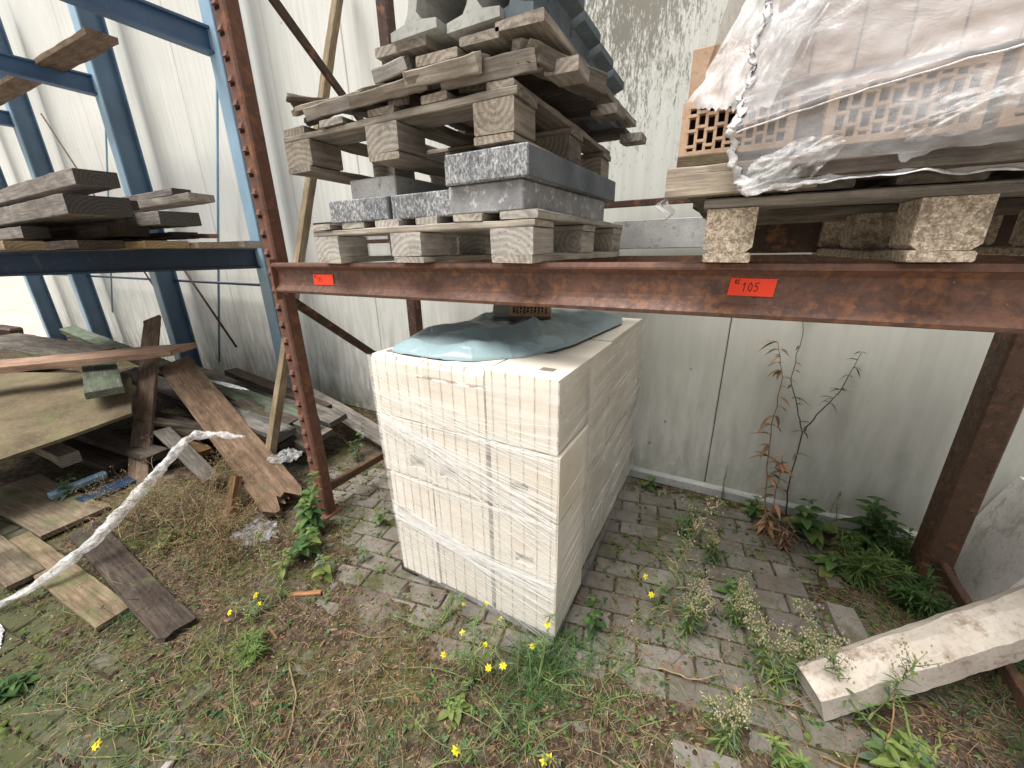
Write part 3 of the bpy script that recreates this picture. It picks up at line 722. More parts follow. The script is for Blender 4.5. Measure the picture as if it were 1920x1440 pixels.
pallet('lowest pallet of the centre stack, carrying the dark granite slabs', (-1.030, 1.105, 1.4635), math.radians(-1), 1.0, .95, M['pallet_pale'], PG, seed=4, bw=.145, ndeck=6)
pallet('upper pallet of the centre stack, set on the granite slabs under broken boards', (-1.085, 1.10, 1.792), math.radians(1.2), .99, 1.02, M['pallet'], PG, seed=9, bw=.14, bh=.085, ndeck=5)
# granite slabs
def slab(x0, x1, y0, y1, z0, z1, mat, lab, rz=0.):
    m = MB(); c = ((x0+x1)/2, (y0+y1)/2, (z0+z1)/2); m.box(c, (x1-x0, y1-y0, z1-z0), Euler((0, 0, rz)).to_matrix(), 0, .004)
    return solo('stone_slab', m, mat, lab, 'stone slab', 'stone slabs between the two centre pallets')
zt = 1.4635+.145+.0015
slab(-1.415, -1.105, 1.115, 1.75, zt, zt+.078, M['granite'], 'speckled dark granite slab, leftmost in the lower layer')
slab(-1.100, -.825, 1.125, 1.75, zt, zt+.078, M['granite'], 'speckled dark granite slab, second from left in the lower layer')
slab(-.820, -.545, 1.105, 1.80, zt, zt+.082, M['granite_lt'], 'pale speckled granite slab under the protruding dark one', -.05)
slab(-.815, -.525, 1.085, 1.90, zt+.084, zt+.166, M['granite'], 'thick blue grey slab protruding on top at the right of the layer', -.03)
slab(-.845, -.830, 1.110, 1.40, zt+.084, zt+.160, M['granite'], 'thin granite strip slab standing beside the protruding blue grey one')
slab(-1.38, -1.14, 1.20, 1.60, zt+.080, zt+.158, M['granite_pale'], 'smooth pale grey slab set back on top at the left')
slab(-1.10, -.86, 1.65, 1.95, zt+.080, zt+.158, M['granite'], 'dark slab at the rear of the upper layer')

# broken boards lying on the upper pallet
rr = random.Random(21); zb = 1.955
dl = ['splintered grey board end sticking out at the far left over the upper pallet', 'mossy dark slat jutting left above the pallet corner', 'pale broken slat leaning at the left pallet corner', 'short tilted lath end at the left of the pallet deck',
      'brown broken board lying along the pallet front at left', 'wide brown offcut in the middle of the pallet front', 'splintered board right of the middle on the pallet front', 'thick rotten board along the right front of the deck',
      'split board end hanging over the right pallet corner', 'thin lath behind the brown offcuts', 'crumbly rotten board piece at the back of the debris', 'short pale block of wood on the debris', 'grey slat crossing the debris from left to right', 'dark rotten board under the concrete channels']
db = [((-1.66, 1.20, 2.085), (-1.28, 1.42, 2.02), .09, .02, 'plank_grey', (0, 0, 1)), ((-1.62, 1.16, 2.06), (-1.2, 1.3, 2.01), .07, .018, 'plank_dark', (0, .1, 1)),
      ((-1.50, 1.08, 1.99), (-1.36, 1.30, 2.07), .05, .02, 'pallet', (0, 0, 1)), ((-1.52, 1.14, 1.965), (-1.30, 1.2, 2.03), .05, .018, 'plank_grey', (.3, 0, 1)),
      ((-1.46, 1.13, 1.985), (-1.12, 1.14, 1.995), .09, .035, 'pallet', (0, -.35, 1)), ((-1.22, 1.12, 1.985), (-.86, 1.13, 1.99), .10, .04, 'pallet', (0, -.4, 1)),
      ((-.98, 1.115, 1.99), (-.66, 1.12, 1.985), .09, .045, 'pallet', (0, -.2, 1)), ((-.86, 1.14, 1.985), (-.52, 1.15, 1.978), .07, .05, 'pallet', (0, -.3, 1)),
      ((-.58, 1.10, 1.995), (-.46, 1.45, 1.985), .09, .05, 'pallet', (.2, 0, 1)), ((-1.3, 1.35, 2.02), (-.7, 1.3, 2.03), .06, .02, 'pallet', (0, 0, 1)),
      ((-1.28, 1.22, 2.03), (-.95, 1.28, 2.05), .11, .035, 'plank_dark', (0, -.2, 1)), ((-1.08, 1.10, 2.02), (-.94, 1.12, 2.045), .08, .04, 'pallet_pale', (0, -.3, 1)),
      ((-1.42, 1.28, 2.03), (-.85, 1.18, 2.045), .05, .02, 'plank_grey', (0, 0, 1)), ((-1.1, 1.5, 2.0), (-.5, 1.5, 2.0), .25, .05, 'plank_dark', (0, 0, 1))]
for (A, B, W_, T_, mt, u_), lb in zip(db, dl):
    tplank('broken_board', A, B, W_, T_, M[mt], lb, 'board', 'broken boards on the upper pallet', up=u_, brokenA=.06, brokenB=.06, rough=.004)
# topmost pallet, seen from underneath, and the concrete channels on it
tp = thing('pallet', 'topmost pallet of the centre stack seen from below, under the concrete channels', 'pallet', (-.78, 1.10, 2.035), (math.radians(0), math.radians(1.5), 0), PG)
for x, w_, dz in ((-.195, .20, .040), (-.06, .15, -.008), (.085, .13, .010), (.205, .14, .022)):
    plank('deck_board', (x, .0, dz), (x, 1.05, dz), w_, .024, M['pallet'], parent=tp)
for y in (.14, .55, .98): plank('stringer_board', (-.36, y, -.030), (.26, y, -.030), .12, .022, M['plank_dark'], parent=tp)
for y in (.14, .55, .98): 
    for x in (-.3, .0, .29): plank('block', (x, y-.05, -.058), (x, y+.05, -.058), .10, .034, M['pallet'], parent=tp)
def channel(x, y, z, L, mat, lab, sx=1., flip=1):
    m = MB(); t = .012
    # I-shaped section: thin stepped web between two flanges
    P_ = [(-.085, .0), (.085, .0), (.085, .022), (.030, .030), (.016, .050), (.026, .085), (.016, .12), (.030, .150), (.095, .165), (.095, .19),
          (-.095, .19), (-.095, .165), (-.030, .150), (-.016, .12), (-.006, .085), (-.016, .050), (-.030, .030), (-.085, .022)]
    prism(m, [(x+p[0]*sx*flip, z+p[1]) for p in (P_ if flip > 0 else P_[::-1])], 'y', y, y+L)
    return solo('concrete_channel', m, mat, lab, 'concrete element', 'stacked concrete channels on the topmost pallet')
posn = ['leftmost', 'middle', 'right hand']
for i, x in enumerate((-.905, -.715)):
    channel(x, 1.085+.02*i, 2.088-.012*i, .46, M['concrete'], posn[i]+' grey concrete channel on the front row above the pallet boards')
for j in range(5):
    channel(-.598-.004*j, 1.13+j*.195, 2.075-.016*j, .175, M['slate'], ['foremost', 'second', 'third', 'fourth', 'rearmost'][j]+' blue grey concrete channel in the row along the right side', .62)
for i, x in enumerate((-.95, -.76)):
    channel(x, 1.10+.1*i, 2.285, .5, M['concrete'], ['left', 'right'][i]+' concrete channel of the upper layer, cut by the picture top')

# ------------------------------------------------------------------ right pallet with wrapped bricks
rpal = thing('pallet', 'right hand pallet with pale chipboard blocks under the wrapped bricks', 'pallet', (.50, 1.10, 1.4635), (0, 0, math.radians(1.5)), PG)
for x in (-.525, -.155, .215, .55):
    plank('bottom_board', (x, 0, .011), (x, 1.0, .011), .098, .021, M['chip'], parent=rpal)
    for y in (0., .44, .88):
        m = MB(); c = .014
        hw = .051; n0 = len(m.v)
        prof = [(x-hw+c, .0225), (x+hw-c, .0225), (x+hw, .034), (x+hw, .118), (x-hw, .118), (x-hw, .034)]
        prism(m, prof, 'y', y, y+.12); o = link('chip_block', m, M['chip'], rpal)
for y in (.06, .5, .94): plank('stringer_board', (-.585, y, .130), (.62, y, .130), .125, .022, M['pallet'], parent=rpal)
for i in range(7): plank('deck_board', (-.56+i*.185, 0.0, .153), (-.56+i*.185, 1.0, .153), .125, .020, M['plank_grey'], parent=rpal)
tplank('steel_sheet', (.02, 2.02, 1.545), (1.0, 2.02, 1.545), .006, .15, M['rust_dark'], 'dark rusty sheet standing behind the chipboard blocks of the right pallet', 'steel sheet')
tplank('grey_panel', (-.64, 2.385, 1.572), (.0, 2.385, 1.572), .012, .150, M['granite_pale'], 'grey horizontal panel strip between the two rails behind the pallets', 'panel')
# second rough deck on it
for A, B, W_, T_, mt, lb in [((-.17, 1.10, 1.640), (.12, 1.10, 1.640), .075, .060, 'pallet', 'short brown wood block at the left end below the bare brick'),
                             ((-.155, 1.13, 1.686), (-.03, 1.13, 1.686), .07, .022, 'plank_dark', 'thin brown packing piece directly under the bare brick'),
                             ((-.02, 1.09, 1.640), (.75, 1.075, 1.640), .10, .030, 'plank_dark', 'dark board along the front edge beneath the plastic'),
                             ((-.15, 1.6, 1.645), (.9, 1.6, 1.645), .20, .05, 'plank_dark', 'dark board in the middle beneath the wrapped bricks'),
                             ((-.1, 2.0, 1.645), (.9, 2.0, 1.645), .20, .05, 'plank_dark', 'dark board at the rear beneath the wrapped bricks')]:
    tplank('support_board', A, B, W_, T_, M[mt], lb, 'board', 'boards between right pallet and bricks')
def brickmesh(w_, h, d, holes):
    """brick with its perforated face towards -Y: frame plus recessed dark cells, built as real openings"""
    m = MB()
    if not holes: m.box((0, d/2, h/2), (w_, d, h), None, 0, .002); return m
    cols = 10; mx, mz = .014, .013; pit = (w_-2*mx)/cols
    m.box((0, d/2+.016, h/2), (w_-.002, d-.030, h-.002), None, 0)            # body behind the openings
    xs = []
    for c in range(cols):
        xa = -w_/2+mx+c*pit
        rows = [(.0, .20), (.27, .53), (.60, .86), (.93, 1.0)] if c % 2 else [(0., .08), (.15, .45), (.52, .80), (.87, 1.0)]
        zz = [mz+(h-2*mz)*q for r_ in rows for q in r_]
        edges = [0]+zz+[h]
        for k in range(0, len(edges)-1, 2):   # solid bridges
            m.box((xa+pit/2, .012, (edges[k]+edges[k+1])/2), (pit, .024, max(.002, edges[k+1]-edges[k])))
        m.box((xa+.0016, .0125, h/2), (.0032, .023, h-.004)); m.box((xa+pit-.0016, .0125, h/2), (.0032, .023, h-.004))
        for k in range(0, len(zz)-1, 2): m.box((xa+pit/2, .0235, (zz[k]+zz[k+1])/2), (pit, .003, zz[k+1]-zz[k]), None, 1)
    m.box((-w_/2+mx/2, .012, h/2), (mx, .024, h)); m.box((w_/2-mx/2, .012, h/2), (mx, .024, h))
    return m
BG = 'perforated clay bricks under the plastic'
def brick(x, y, z, w_, h, d, holes, lab, rz=0.):
    o = link('clay_brick', brickmesh(w_, h, d, holes), [M['brick'], M['hole']]); o.location = (x, y, z); o.rotation_euler = (0, 0, rz)
    return meta(o, lab, 'brick', BG)
brick(-.045, 1.115, 1.698, .225, .112, .07, True, 'bare perforated brick sticking out of the plastic at the left')
brick(.225, 1.080, 1.685, .225, .112, .07, True, 'perforated brick behind clear plastic, left one of the wide pair')
brick(.47, 1.080, 1.685, .225, .112, .07, True, 'perforated brick behind clear plastic at the right picture edge')
nm = ['first', 'second', 'third', 'fourth', 'fifth', 'sixth', 'seventh', 'eighth', 'ninth']
for i in range(9):
    brick(.036+i*.0715, 1.10, 1.815, .0685, .235, .115, False, nm[i]+' upright smooth brick from the left in the upper row')
for i in range(2):
    brick(-.122+i*.0715, 1.17, 1.815, .0685, .115, .115, False, ['outer', 'inner'][i]+' of two set back smooth bricks above the bare perforated one')
for i in range(3):
    brick(.06+i*.30, 1.20, 1.685, .29, .125, .30, False, ['left', 'middle', 'right'][i]+' inner brick behind the front perforated row')
    brick(.06+i*.30, 1.53, 1.685, .29, .36, .24, False, ['left', 'middle', 'right'][i]+' rear tall brick of the wrapped pack')
# plastic sheet
def sheet(nu, nv, fn, mat, name, label, cat, thick=0., smooth=True, cut=None, mats=None):
    m = MB(); m.uv = []
    for j in range(nv+1):
        for i in range(nu+1): u, v = i/nu, j/nv; m.v.append(tuple(fn(u, v))); m.uv.append((u*1.4, v))
    for j in range(nv):
        for i in range(nu):
            if cut and cut((i+.5)/nu, (j+.5)/nv): continue
            a = j*(nu+1)+i; m.f.append((a, a+1, a+nu+2, a+nu+1)); m.m.append(0)
    return m
def plast(u, v):
    # u along X, v from bottom hem upwards
    x = -.045+u*1.1; z = 1.615+v*.52
    f = mn.fractal(Vector((x*5, z*6, 1.)), .9, 2.1, 4)
    edge = (.05*(1-v/.12) if v < .12 else .012*(v-.12)/.3 if v < .42 else .012+.10*(v-.42))+.022*mn.noise(Vector((v*11, 2., 0)))
    x += max(0, 1-u*6)*(edge+.02*mn.noise(Vector((0, z*60, 3))))
    y = 1.058-.030*math.exp(-((v-.18)/.16)**2)+.016*f
    y -= .022*math.exp(-((v-(.22+.30*u*1.2))/.03)**2)*(1 if u < .75 else .4)      # long diagonal crease
    y -= .02*abs(mn.noise(Vector((x*14, z*9, 7))))*math.exp(-(v/.3)**2)
    z += .008*mn.noise(Vector((x*20, 0, 1)))*(1-v)*(1-v)+.02*math.sin((x+.1)*5)*(1-v)-.015*(1-v)
    if v > .85: y += (v-.85)*1.2
    return (x, y, z)
m = sheet(150, 90, plast, None, '', '', '')
pl = thing('plastic_sheet', 'torn milky plastic sheet draped over the bricks on the right pallet', 'plastic sheet', (.5, 1.06, 1.6))
fdr = o = link('front_drape', m, M['milky'], pl, True); o.location = (-.5, -1.06, -1.6)
def hem(u, v):   # bunched opaque torn rim
    t = u; 
    if t < .5: vv = 1-t*2; px, py, pz = plast(0, vv)
    else: px, py, pz = plast((t-.5)*2, 0)
    a = v*2*math.pi; kk = 1 if t < .5 else .35+.65*math.exp(-((t-.5)/.05)**2); r_ = (.004+.009*abs(mn.noise(Vector((t*60, 1, v*2))))+(.006*math.exp(-((t-.5)/.03)**2)))*kk
    return (px+r_*math.cos(a)+.010*kk*mn.noise(Vector((t*90, v*3, 0))), py+r_*math.sin(a)*.8-.004, pz+r_*math.sin(a+.7)+.012*kk*mn.noise(Vector((t*70, v*2, 4))))
m = sheet(200, 8, hem, None, '', '', ''); o = link('torn_hem', m, M['whiteplastic'], pl, True); o.location = (-.5, -1.06, -1.6)
def flap(u, v):
    x = -.155+.16*v+u*(.17-.04*v); z = 1.80+v*.30+.03*u
    return (x+.012*mn.noise(Vector((z*30, u*4, 2))), 1.085+.02*mn.fractal(Vector((x*9, z*9, 5)), 1, 2, 3)-.03*u*(1-v)+.05*(1-u), z-.07*u*(1-v)+.014*mn.noise(Vector((u*22, v*6, 8))))
m = sheet(36, 46, flap, None, '', '', ''); o = link('left_flap', m, M['milky2'], pl, True); o.location = (-.5, -1.06, -1.6)
def fold(cx, cz, rx, rz, seed_, dens=1.):
    def f(u, v):
        a, b = u*2-1, v*2-1; r_ = math.hypot(a, b); e = 1+.35*mn.noise(Vector((math.atan2(b, a)*1.3, seed_, 0)))
        return (cx+a*rx*e+.2*b*rx, 1.030-.030*max(0, 1-r_)-.020*abs(mn.noise(Vector((a*2.4, b*2.4, seed_)))), cz+b*rz*e+a*rz*.35)
    return f
for q_ in ((.065, 1.650, .075, .045, 3), (.30, 1.705, .085, .035, 8), (.03, 1.865, .045, .07, 5)):
    m = sheet(44, 44, fold(*q_), None, '', '', '', cut=lambda u, v: (u*2-1)**2+(v*2-1)**2 > 1); o = link('crumpled_fold', m, M['milky3'], pl, True); o.location = (-.5, -1.06, -1.6)
def tail(u, v):
    z = 1.555+v*.14; x = -.20+.05*v+.05*u*(.3+v)+.02*math.sin(v*14)
    return (x, 1.14+.02*mn.noise(Vector((z*30, u*5, 2))), z+.01*u)
m = sheet(10, 24, tail, None, '', '', ''); o = link('hanging_tail', m, M['milky2'], pl, True); o.location = (-.5, -1.06, -1.6)
def side(u, v):
    y = 1.16+u*.7; z = 1.72+v*.40
    return (-.165+.02*mn.fractal(Vector((y*6, z*6, 3)), 1, 2, 3)+.10*v, y, z)
m = sheet(40, 24, side, None, '', '', ''); o = link('side_drape', m, M['milky2'], pl, True); o.location = (-.5, -1.06, -1.6)
# crease rope of the sheet
m = MB(); pts = []
for i in range(40):
    u = i/39*.72; v = .22+.36*u; p = plast(u, min(1, v-.02)); pts.append((p[0]-.5, p[1]-.006-1.06, p[2]-1.6+.002*mn.noise(Vector((i*.7, 0, 0)))))
m.tube(pts, .0018, 6); link('crease', m, M['whiteplastic'], fdr, True).location = (.5, 1.06, 1.6)

# ------------------------------------------------------------------ wrapped stack of white blocks
BX0, BX1, BYF, BYB = -1.262, -.430, 1.075, 2.42
bh, zb0 = .2680, .050
bw3 = (BX1-BX0)/3; rows_y = [(BYF, 1.375)]+[(1.395+i*.3425, 1.395+(i+1)*.3425-.006) for i in range(3)]
def blockmesh(w_, d, h, grooves_front=True, groove_side=False, notch=None, hole=False, chip=0):
    m = MB(); ng = 5; pts = []
    hw = w_/2; g = .0060; gw = .0036
    pts.append((-hw, 0))
    for i in range(ng):
        x = -hw+w_*(i+.5)/ng
        if grooves_front: pts += [(x-gw, 0), (x-gw*.4, g), (x+gw*.4, g), (x+gw, 0)]
    pts += [(hw, 0), (hw, d), (-hw, d)]
    def withnotch(nx, nw, nd):
        out = [p for p in pts if not (p[1] < .01 and abs(p[0]-nx) < nw+.004)]
        i = next(k for k, p in enumerate(out) if p[0] > nx or p[1] > .01)
        return out[:i]+[(nx-nw, 0), (nx-nw*.85, nd+.025), (nx+nw*.85, nd+.025), (nx+nw, 0)]+out[i:]
    if notch:
        z0, z1, nx = notch
        prism(m, pts, 'z', 0, z0); prism(m, withnotch(nx, .038, .03), 'z', z0, z1); prism(m, pts, 'z', z1, h)
    elif chip:
        prism(m, pts, 'z', 0, h*.9)
        rr_ = random.Random(chip); n0 = len(m.v); prism(m, pts, 'z', h*.9, h)
        k = len(pts)
        for i in range(k):
            x, y, z = m.v[n0+k+i]
            if y < .01: dd = .004+.012*rr_.random()+.02*max(0, mn.noise(Vector((x*9, chip, 0)))); m.v[n0+k+i] = (x, y+dd, z-dd*.3)
    else: prism(m, pts, 'z', 0, h)
    if hole:   # square dowel hole in the top
        m.box((hole[0], hole[1], h+.0008), (.05, .035, .0016), None, 1)
    return m
WG = 'pale lime blocks in the film wrapped stack'
lay = ['bottom', 'second', 'third', 'top']; col = ['left', 'middle', 'right']
rr = random.Random(5)
for k in range(4):
    z = zb0+k*bh
    for r_, (ya, yb) in enumerate(rows_y):
        for c in range(3):
            if r_ > 0 and c == 1 and k < 3: continue
            if r_ == 3 and c == 1: pass
            xc = BX0+bw3*(c+.5); cut = (.050, .036, .018, 0.)[k] if c == 0 else 0.; xc += cut/2
            notch = None
            if r_ == 0: notch = {(2, 0): (.05, .105, .06), (2, 1): (.05, .105, -.05), (2, 2): (.07, .12, -.02), (1, 2): (.03, .075, .0), (1, 0): (.04, .085, -.06)}.get((k, c))
            ch_ = (3+c if (k == 3 and r_ == 0 and c < 2) else 0)
            hl = (.055, .10) if (k == 3 and r_ == 0 and c == 2) else ((-.08, .07) if (k == 3 and r_ == 0 and c == 0) else False)
            dx = rr.gauss(0, .0015)+(.012 if r_ == 0 and c == 2 and k < 3 else 0.)
            top_drop = -.012 if (k == 3 and r_ > 0) else 0
            m = blockmesh(bw3-.006-cut, yb-ya, bh-.0085, r_ == 0, False, notch, hl, ch_)
            o = link('lime_block', m, [M['lime'], M['pocket']]); o.location = (xc+dx-(.012 if r_ else 0), ya+rr.gauss(0, .0035), z+(top_drop if r_ else 0)); o.rotation_euler = (rr.gauss(0, .003), rr.gauss(0, .003), rr.gauss(0, .006))
            rn = 'front' if r_ == 0 else ['', 'second', 'third', 'rear'][r_]
            lb = f'{col[c]} pale block of the {lay[k]} layer in the {rn} row of the wrapped stack'
            if r_ == 0 and hl and c == 2: lb = 'right front pale block of the top layer, with a square hole in its top'
            meta(o, lb, 'block', WG)
# narrow gaps with dark slots between the top blocks
for i in range(5):
    plank('x', (0, 0, 0), (1, 0, 0), .1, .1, M['pocket']) if False else None
pb = thing('stack_pallet', 'low dark pallet feet under the front of the wrapped block stack', 'pallet', (-.85, 1.1, 0))
for x in (-.35, 0., .35): plank('foot', (x, -.012, .018), (x, 1.25, .018), .10, .060, M['plank_dark'], parent=pb)
# stretch film
film = thing('stretch_film', 'clear stretch film wound round the pale block stack', 'film', (-.85, 1.07, 0))
H4 = zb0+4*bh
def ff(u, v):
    x0_ = BX0+.001+.055*(1-v)**1.5; x = x0_+u*(BX1-x0_+.007); zl = .02+.028*(1-u); z = zl+v*(H4-.01-zl)
    z += -.012*math.sin(u*math.pi)*(v > .95)
    lay_ = abs(((z-zb0)/bh) % 1-.0); n = mn.fractal(Vector((x*5, z*9, 0)), 1., 2., 3)
    return (x, BYF-.007-.003*n-.003*abs(mn.noise(Vector((x*5+z*3, z*7-x*3, 1)))), z)
m = sheet(90, 110, ff, None, '', '', ''); o = link('front_film', m, M['stretch'], film, True); o.location = (.85, -1.07, 0)
def fs(u, v):
    y = BYF-.007+u*(BYB-BYF+.01); z = .02+v*(H4-.03-.014*(u > .25))
    n = mn.fractal(Vector((y*4, z*7, 4)), 1., 2., 3)
    return (BX1+.007+.004*n+.003*abs(mn.noise(Vector((y*4-z*3, z*7, 6)))), y, z)
fsl = lambda u, v: (BX0-.004+.052*(1-v)**1.5-.004*abs(mn.noise(Vector((u*6, v*7, 2)))), BYF-.005+u*(BYB-BYF+.01), .04+v*(H4-.055))
m = sheet(60, 50, fsl, None, '', '', ''); o = link('left_film', m, M['stretch_side'], film, True); o.location = (.85, -1.07, 0)
m = sheet(110, 90, fs, None, '', '', ''); o = link('side_film', m, M['stretch_side'], film, True); o.location = (.85, -1.07, 0)
# bunched strands
m = MB(); rs = random.Random(11)
def ribbon(A, B, wd, mi=0, sag=.01):
    n = 14; A, B = Vector(A), Vector(B); A.x += .055*max(0, 1-A.z/H4)**1.5*(1 if A.x < .1-.85+.85 and A.x < .1 else 0); n0 = len(m.v); ph = rs.random()*9
    for i in range(n+1):
        t = i/n; p = A.lerp(B, t); p.z -= sag*math.sin(math.pi*t)
        p.z += .0035*mn.noise(Vector((t*5+ph, ph, 0))); w_ = wd*(.6+.6*abs(mn.noise(Vector((t*4, ph, 2)))))
        p.y -= .003*abs(mn.noise(Vector((t*8, ph, 7))))
        m.v += [tuple(p-Vector((0, 0, w_/2))), tuple(p+Vector((0, 0, w_/2)))]
    for i in range(n): a = n0+i*2; m.f.append((a, a+2, a+3, a+1)); m.m.append(mi)
fx0, fx1, fy = BX0+.019+.85, BX1+.008+.85, BYF-.0155-1.07
def band(za, zb_, spa, spb, n, wd):
    for i in range(n):
        a = rs.gauss(0, spa); b = rs.gauss(0, spb)
        ribbon((fx0, fy-.002*rs.random(), za+a), (fx1, fy-.002*rs.random(), zb_+b), wd*rs.uniform(.5, 1.6), 0, rs.uniform(-.005, .022))
band(.86, .61, .022, .07, 34, .0028)     # strong bundle running down to the right
band(.83, .58, .03, .11, 22, .0015)
band(.40, .25, .018, .06, 34, .0030)
band(.36, .22, .03, .07, 18, .0016)
band(.66, .42, .06, .10, 16, .0013)
band(.98, .84, .05, .06, 24, .0016)
band(.80, .40, .06, .12, 14, .0014)
band(.31, .03, .05, .06, 12, .0015)
for i in range(7): ribbon((fx0, fy, .355+rs.gauss(0, .01)), (fx1, fy, .305+rs.gauss(0, .008)), .005, 0, .012)
for z_ in (.30, .575, .85): 
    for q in range(4): ribbon((fx0+.35*rs.random(), fy, z_+.01+rs.gauss(0, .006)), (fx1, fy, z_+rs.gauss(0, .006)), .0035, 0, .004)
link('front_strands', m, M['strand'], film)
m = MB(); sx = BX1+.016+.85
for i in range(60):
    za = rs.uniform(.05, 1.05); n = 10; n0 = len(m.v); dz = rs.uniform(.0, .22); w_ = rs.uniform(.0008, .0026)
    for q in range(n+1):
        t = q/n; z = za+dz*t+.006*mn.noise(Vector((t*5, i, 0)))
        m.v += [(sx+.002*mn.noise(Vector((t*4, i, 5))), BYF-1.07+t*(BYB-BYF), min(1.1, z)-w_/2), (sx, BYF-1.07+t*(BYB-BYF), min(1.1, z)+w_/2)]
    for q in range(n): a = n0+q*2; m.f.append((a, a+2, a+3, a+1)); m.m.append(0)
link('side_strands', m, M['strand'], film)
m = MB(); m.box((BX1+.0195+.85, 1.36-1.07, .62), (.0015, .05, .9)); link('film_fold', m, M['stretch_side'], film)

# tarpaulin lying on the stack
OUT = [(-1.235, 1.20), (-1.19, 1.135), (-1.10, 1.118), (-.95, 1.112), (-.80, 1.15), (-.655, 1.285), (-.60, 1.42), (-.56, 1.56), (-.54, 1.75), (-.52, 1.95), (-.50, 2.15), (-.55, 2.33), (-.85, 2.36), (-1.1, 2.2), (-1.22, 1.95), (-1.25, 1.6), (-1.26, 1.35)]
cx0, cy0 = -.88, 1.65
m = MB(); NR, NA = 54, 220
def outp(a):
    best = None; dx, dy = math.cos(a), math.sin(a); n = len(OUT)
    for i in range(n):
        x1, y1 = OUT[i][0]-cx0, OUT[i][1]-cy0; x2, y2 = OUT[(i+1) % n][0]-cx0, OUT[(i+1) % n][1]-cy0
        den = dx*(y2-y1)-dy*(x2-x1)
        if abs(den) < 1e-9: continue
        t = (x1*(y2-y1)-y1*(x2-x1))/den; s_ = (x1*dy-y1*dx)/den
        if t > 0 and -1e-6 <= s_ <= 1+1e-6: best = t if best is None else max(best, t)
    return best or .5
tt = H4-.002
for j in range(NR+1):
    for i in range(NA):
        a = 2*math.pi*i/NA; r_ = outp(a)*j/NR; x, y = cx0+r_*math.cos(a), cy0+r_*math.sin(a); e = j/NR
        def tri(v_): v_ = v_ % 1.; return min(v_, 1-v_)*2
        f_ = .018*tri((x*.9+y*.45)*3.1+.2)+.026*tri((x*.3-y*.95)*2.7+.1)+.022*tri((x*.75-y*.65)*5.3)+.008*tri((x*.2+y)*9.+.6*mn.noise(Vector((x*5, y*5, 0))))
        h = (.010+f_+.012*mn.noise(Vector((x*3, y*3, 2))))*min(1, (1-e)*3.2)**.7
        h += .020*math.exp(-(((x+.70)*.8+(y-1.50)*.6)/.02)**2)*(1-e**5)
        h += .016*math.exp(-((e-.86)/.07)**2)*(.5+.5*mn.noise(Vector((x*9, y*9, 1))))*(1 if y < 1.5 else .3)
        m.v.append((x, y, tt+.004+max(0, h)))
for j in range(NR):
    for i in range(NA): m.f.append((j*NA+i, j*NA+(i+1) % NA, (j+1)*NA+(i+1) % NA, (j+1)*NA+i)); m.m.append(0)
n0 = len(m.v)
for i in range(NA): x, y, z = m.v[NR*NA+i]; m.v.append((x, y, tt-.006 if y > 1.12 else tt-.002))
for i in range(NA): m.f.append((NR*NA+i, NR*NA+(i+1) % NA, n0+(i+1) % NA, n0+i)); m.m.append(0)
solo('tarpaulin', m, M['tarp'], 'crumpled blue grey tarpaulin lying on top of the pale block stack', 'tarpaulin', smooth=True)
o = link('clay_brick', brickmesh(.20, .07, .10, True), [M['brick'], M['hole']]); o.location = (-.84, 1.70, H4+.075); o.rotation_euler = (-.5, 0, .35)
meta(o, 'single perforated brick lying on the blue grey tarpaulin', 'brick')
m = MB(); m.box((-1.02, 1.86, H4+.085), (.20, .22, .05), Euler((.1, .05, .5)).to_matrix(), 0, .004); solo('concrete_piece', m, M['concrete'], 'grey concrete piece lying on the tarpaulin just under the beam', 'concrete piece')

# ------------------------------------------------------------------ left timber pile
LP = 'loose boards in the pile under the blue rack'
def lp(A, B, W_, T_, mt, lab, name='loose_board', **kw): return tplank(name, A, B, W_, T_, M[mt], lab, 'board', LP, **kw)
lp((-5.25, -.10, .74), (-4.02, 1.50, .75), .175, .05, 'plank_red', 'long reddish board with a mitred end lying on top of the pile', mitre=.16, up=(.1, -.1, 1))
# damp plywood sheet
def slab4(cs, th, mat, name, lab, cat):
    cs = [Vector(c) for c in cs]; nn = (cs[1]-cs[0]).cross(cs[2]-cs[0]).normalized()
    if nn.z < 0: nn = -nn
    m = MB(); n = 20
    def P(u, v): return (cs[3].lerp(cs[2], u)).lerp(cs[0].lerp(cs[1], u), v)
    for sgn in (0, 1):
        for j in range(n+1):
            for i in range(n+1):
                q = P(i/n, j/n)-nn*th*sgn; e = .006*mn.noise(Vector((i*.6, j*.6, 3)))
                q += nn*(.012*mn.noise(Vector((i*.12, j*.12, 8))))
                if i in (0, n) or j in (0, n): q += (cs[1]-cs[0]).normalized()*e
                m.v.append(tuple(q))
    N = (n+1)**2
    for j in range(n):
        for i in range(n):
            a = j*(n+1)+i; m.f.append((a, a+1, a+n+2, a+n+1)); m.m.append(0); m.f.append((N+a, N+a+n+1, N+a+n+2, N+a+1)); m.m.append(0)
    for k_ in range(n):
        for a, b in ((k_, k_+1), (n*(n+1)+k_+1, n*(n+1)+k_), ((k_+1)*(n+1), k_*(n+1)), (k_*(n+1)+n, (k_+1)*(n+1)+n)): m.f.append((a, N+a, N+b, b)); m.m.append(0)
    return solo(name, m, mat, lab, cat)
slab4([(-5.9, .45, .60), (-4.30, 1.207, .58), (-3.644, .955, .44), (-3.50, -.15, .385)], .022, M['sheet'], 'plywood_sheet', 'large damp mossy plywood sheet sloping towards the front of the pile', 'plywood sheet')
lp((-4.75, 1.16, .66), (-3.80, .90, .59), .20, .050, 'plank_green', 'short green grey plank lying on the plywood sheet')
lp((-3.42, .80, .0), (-4.78, 1.62, .94), .15, .03, 'plank_brown', 'brown board standing upright and leaning through the pile', up=(.6, -.8, .4))
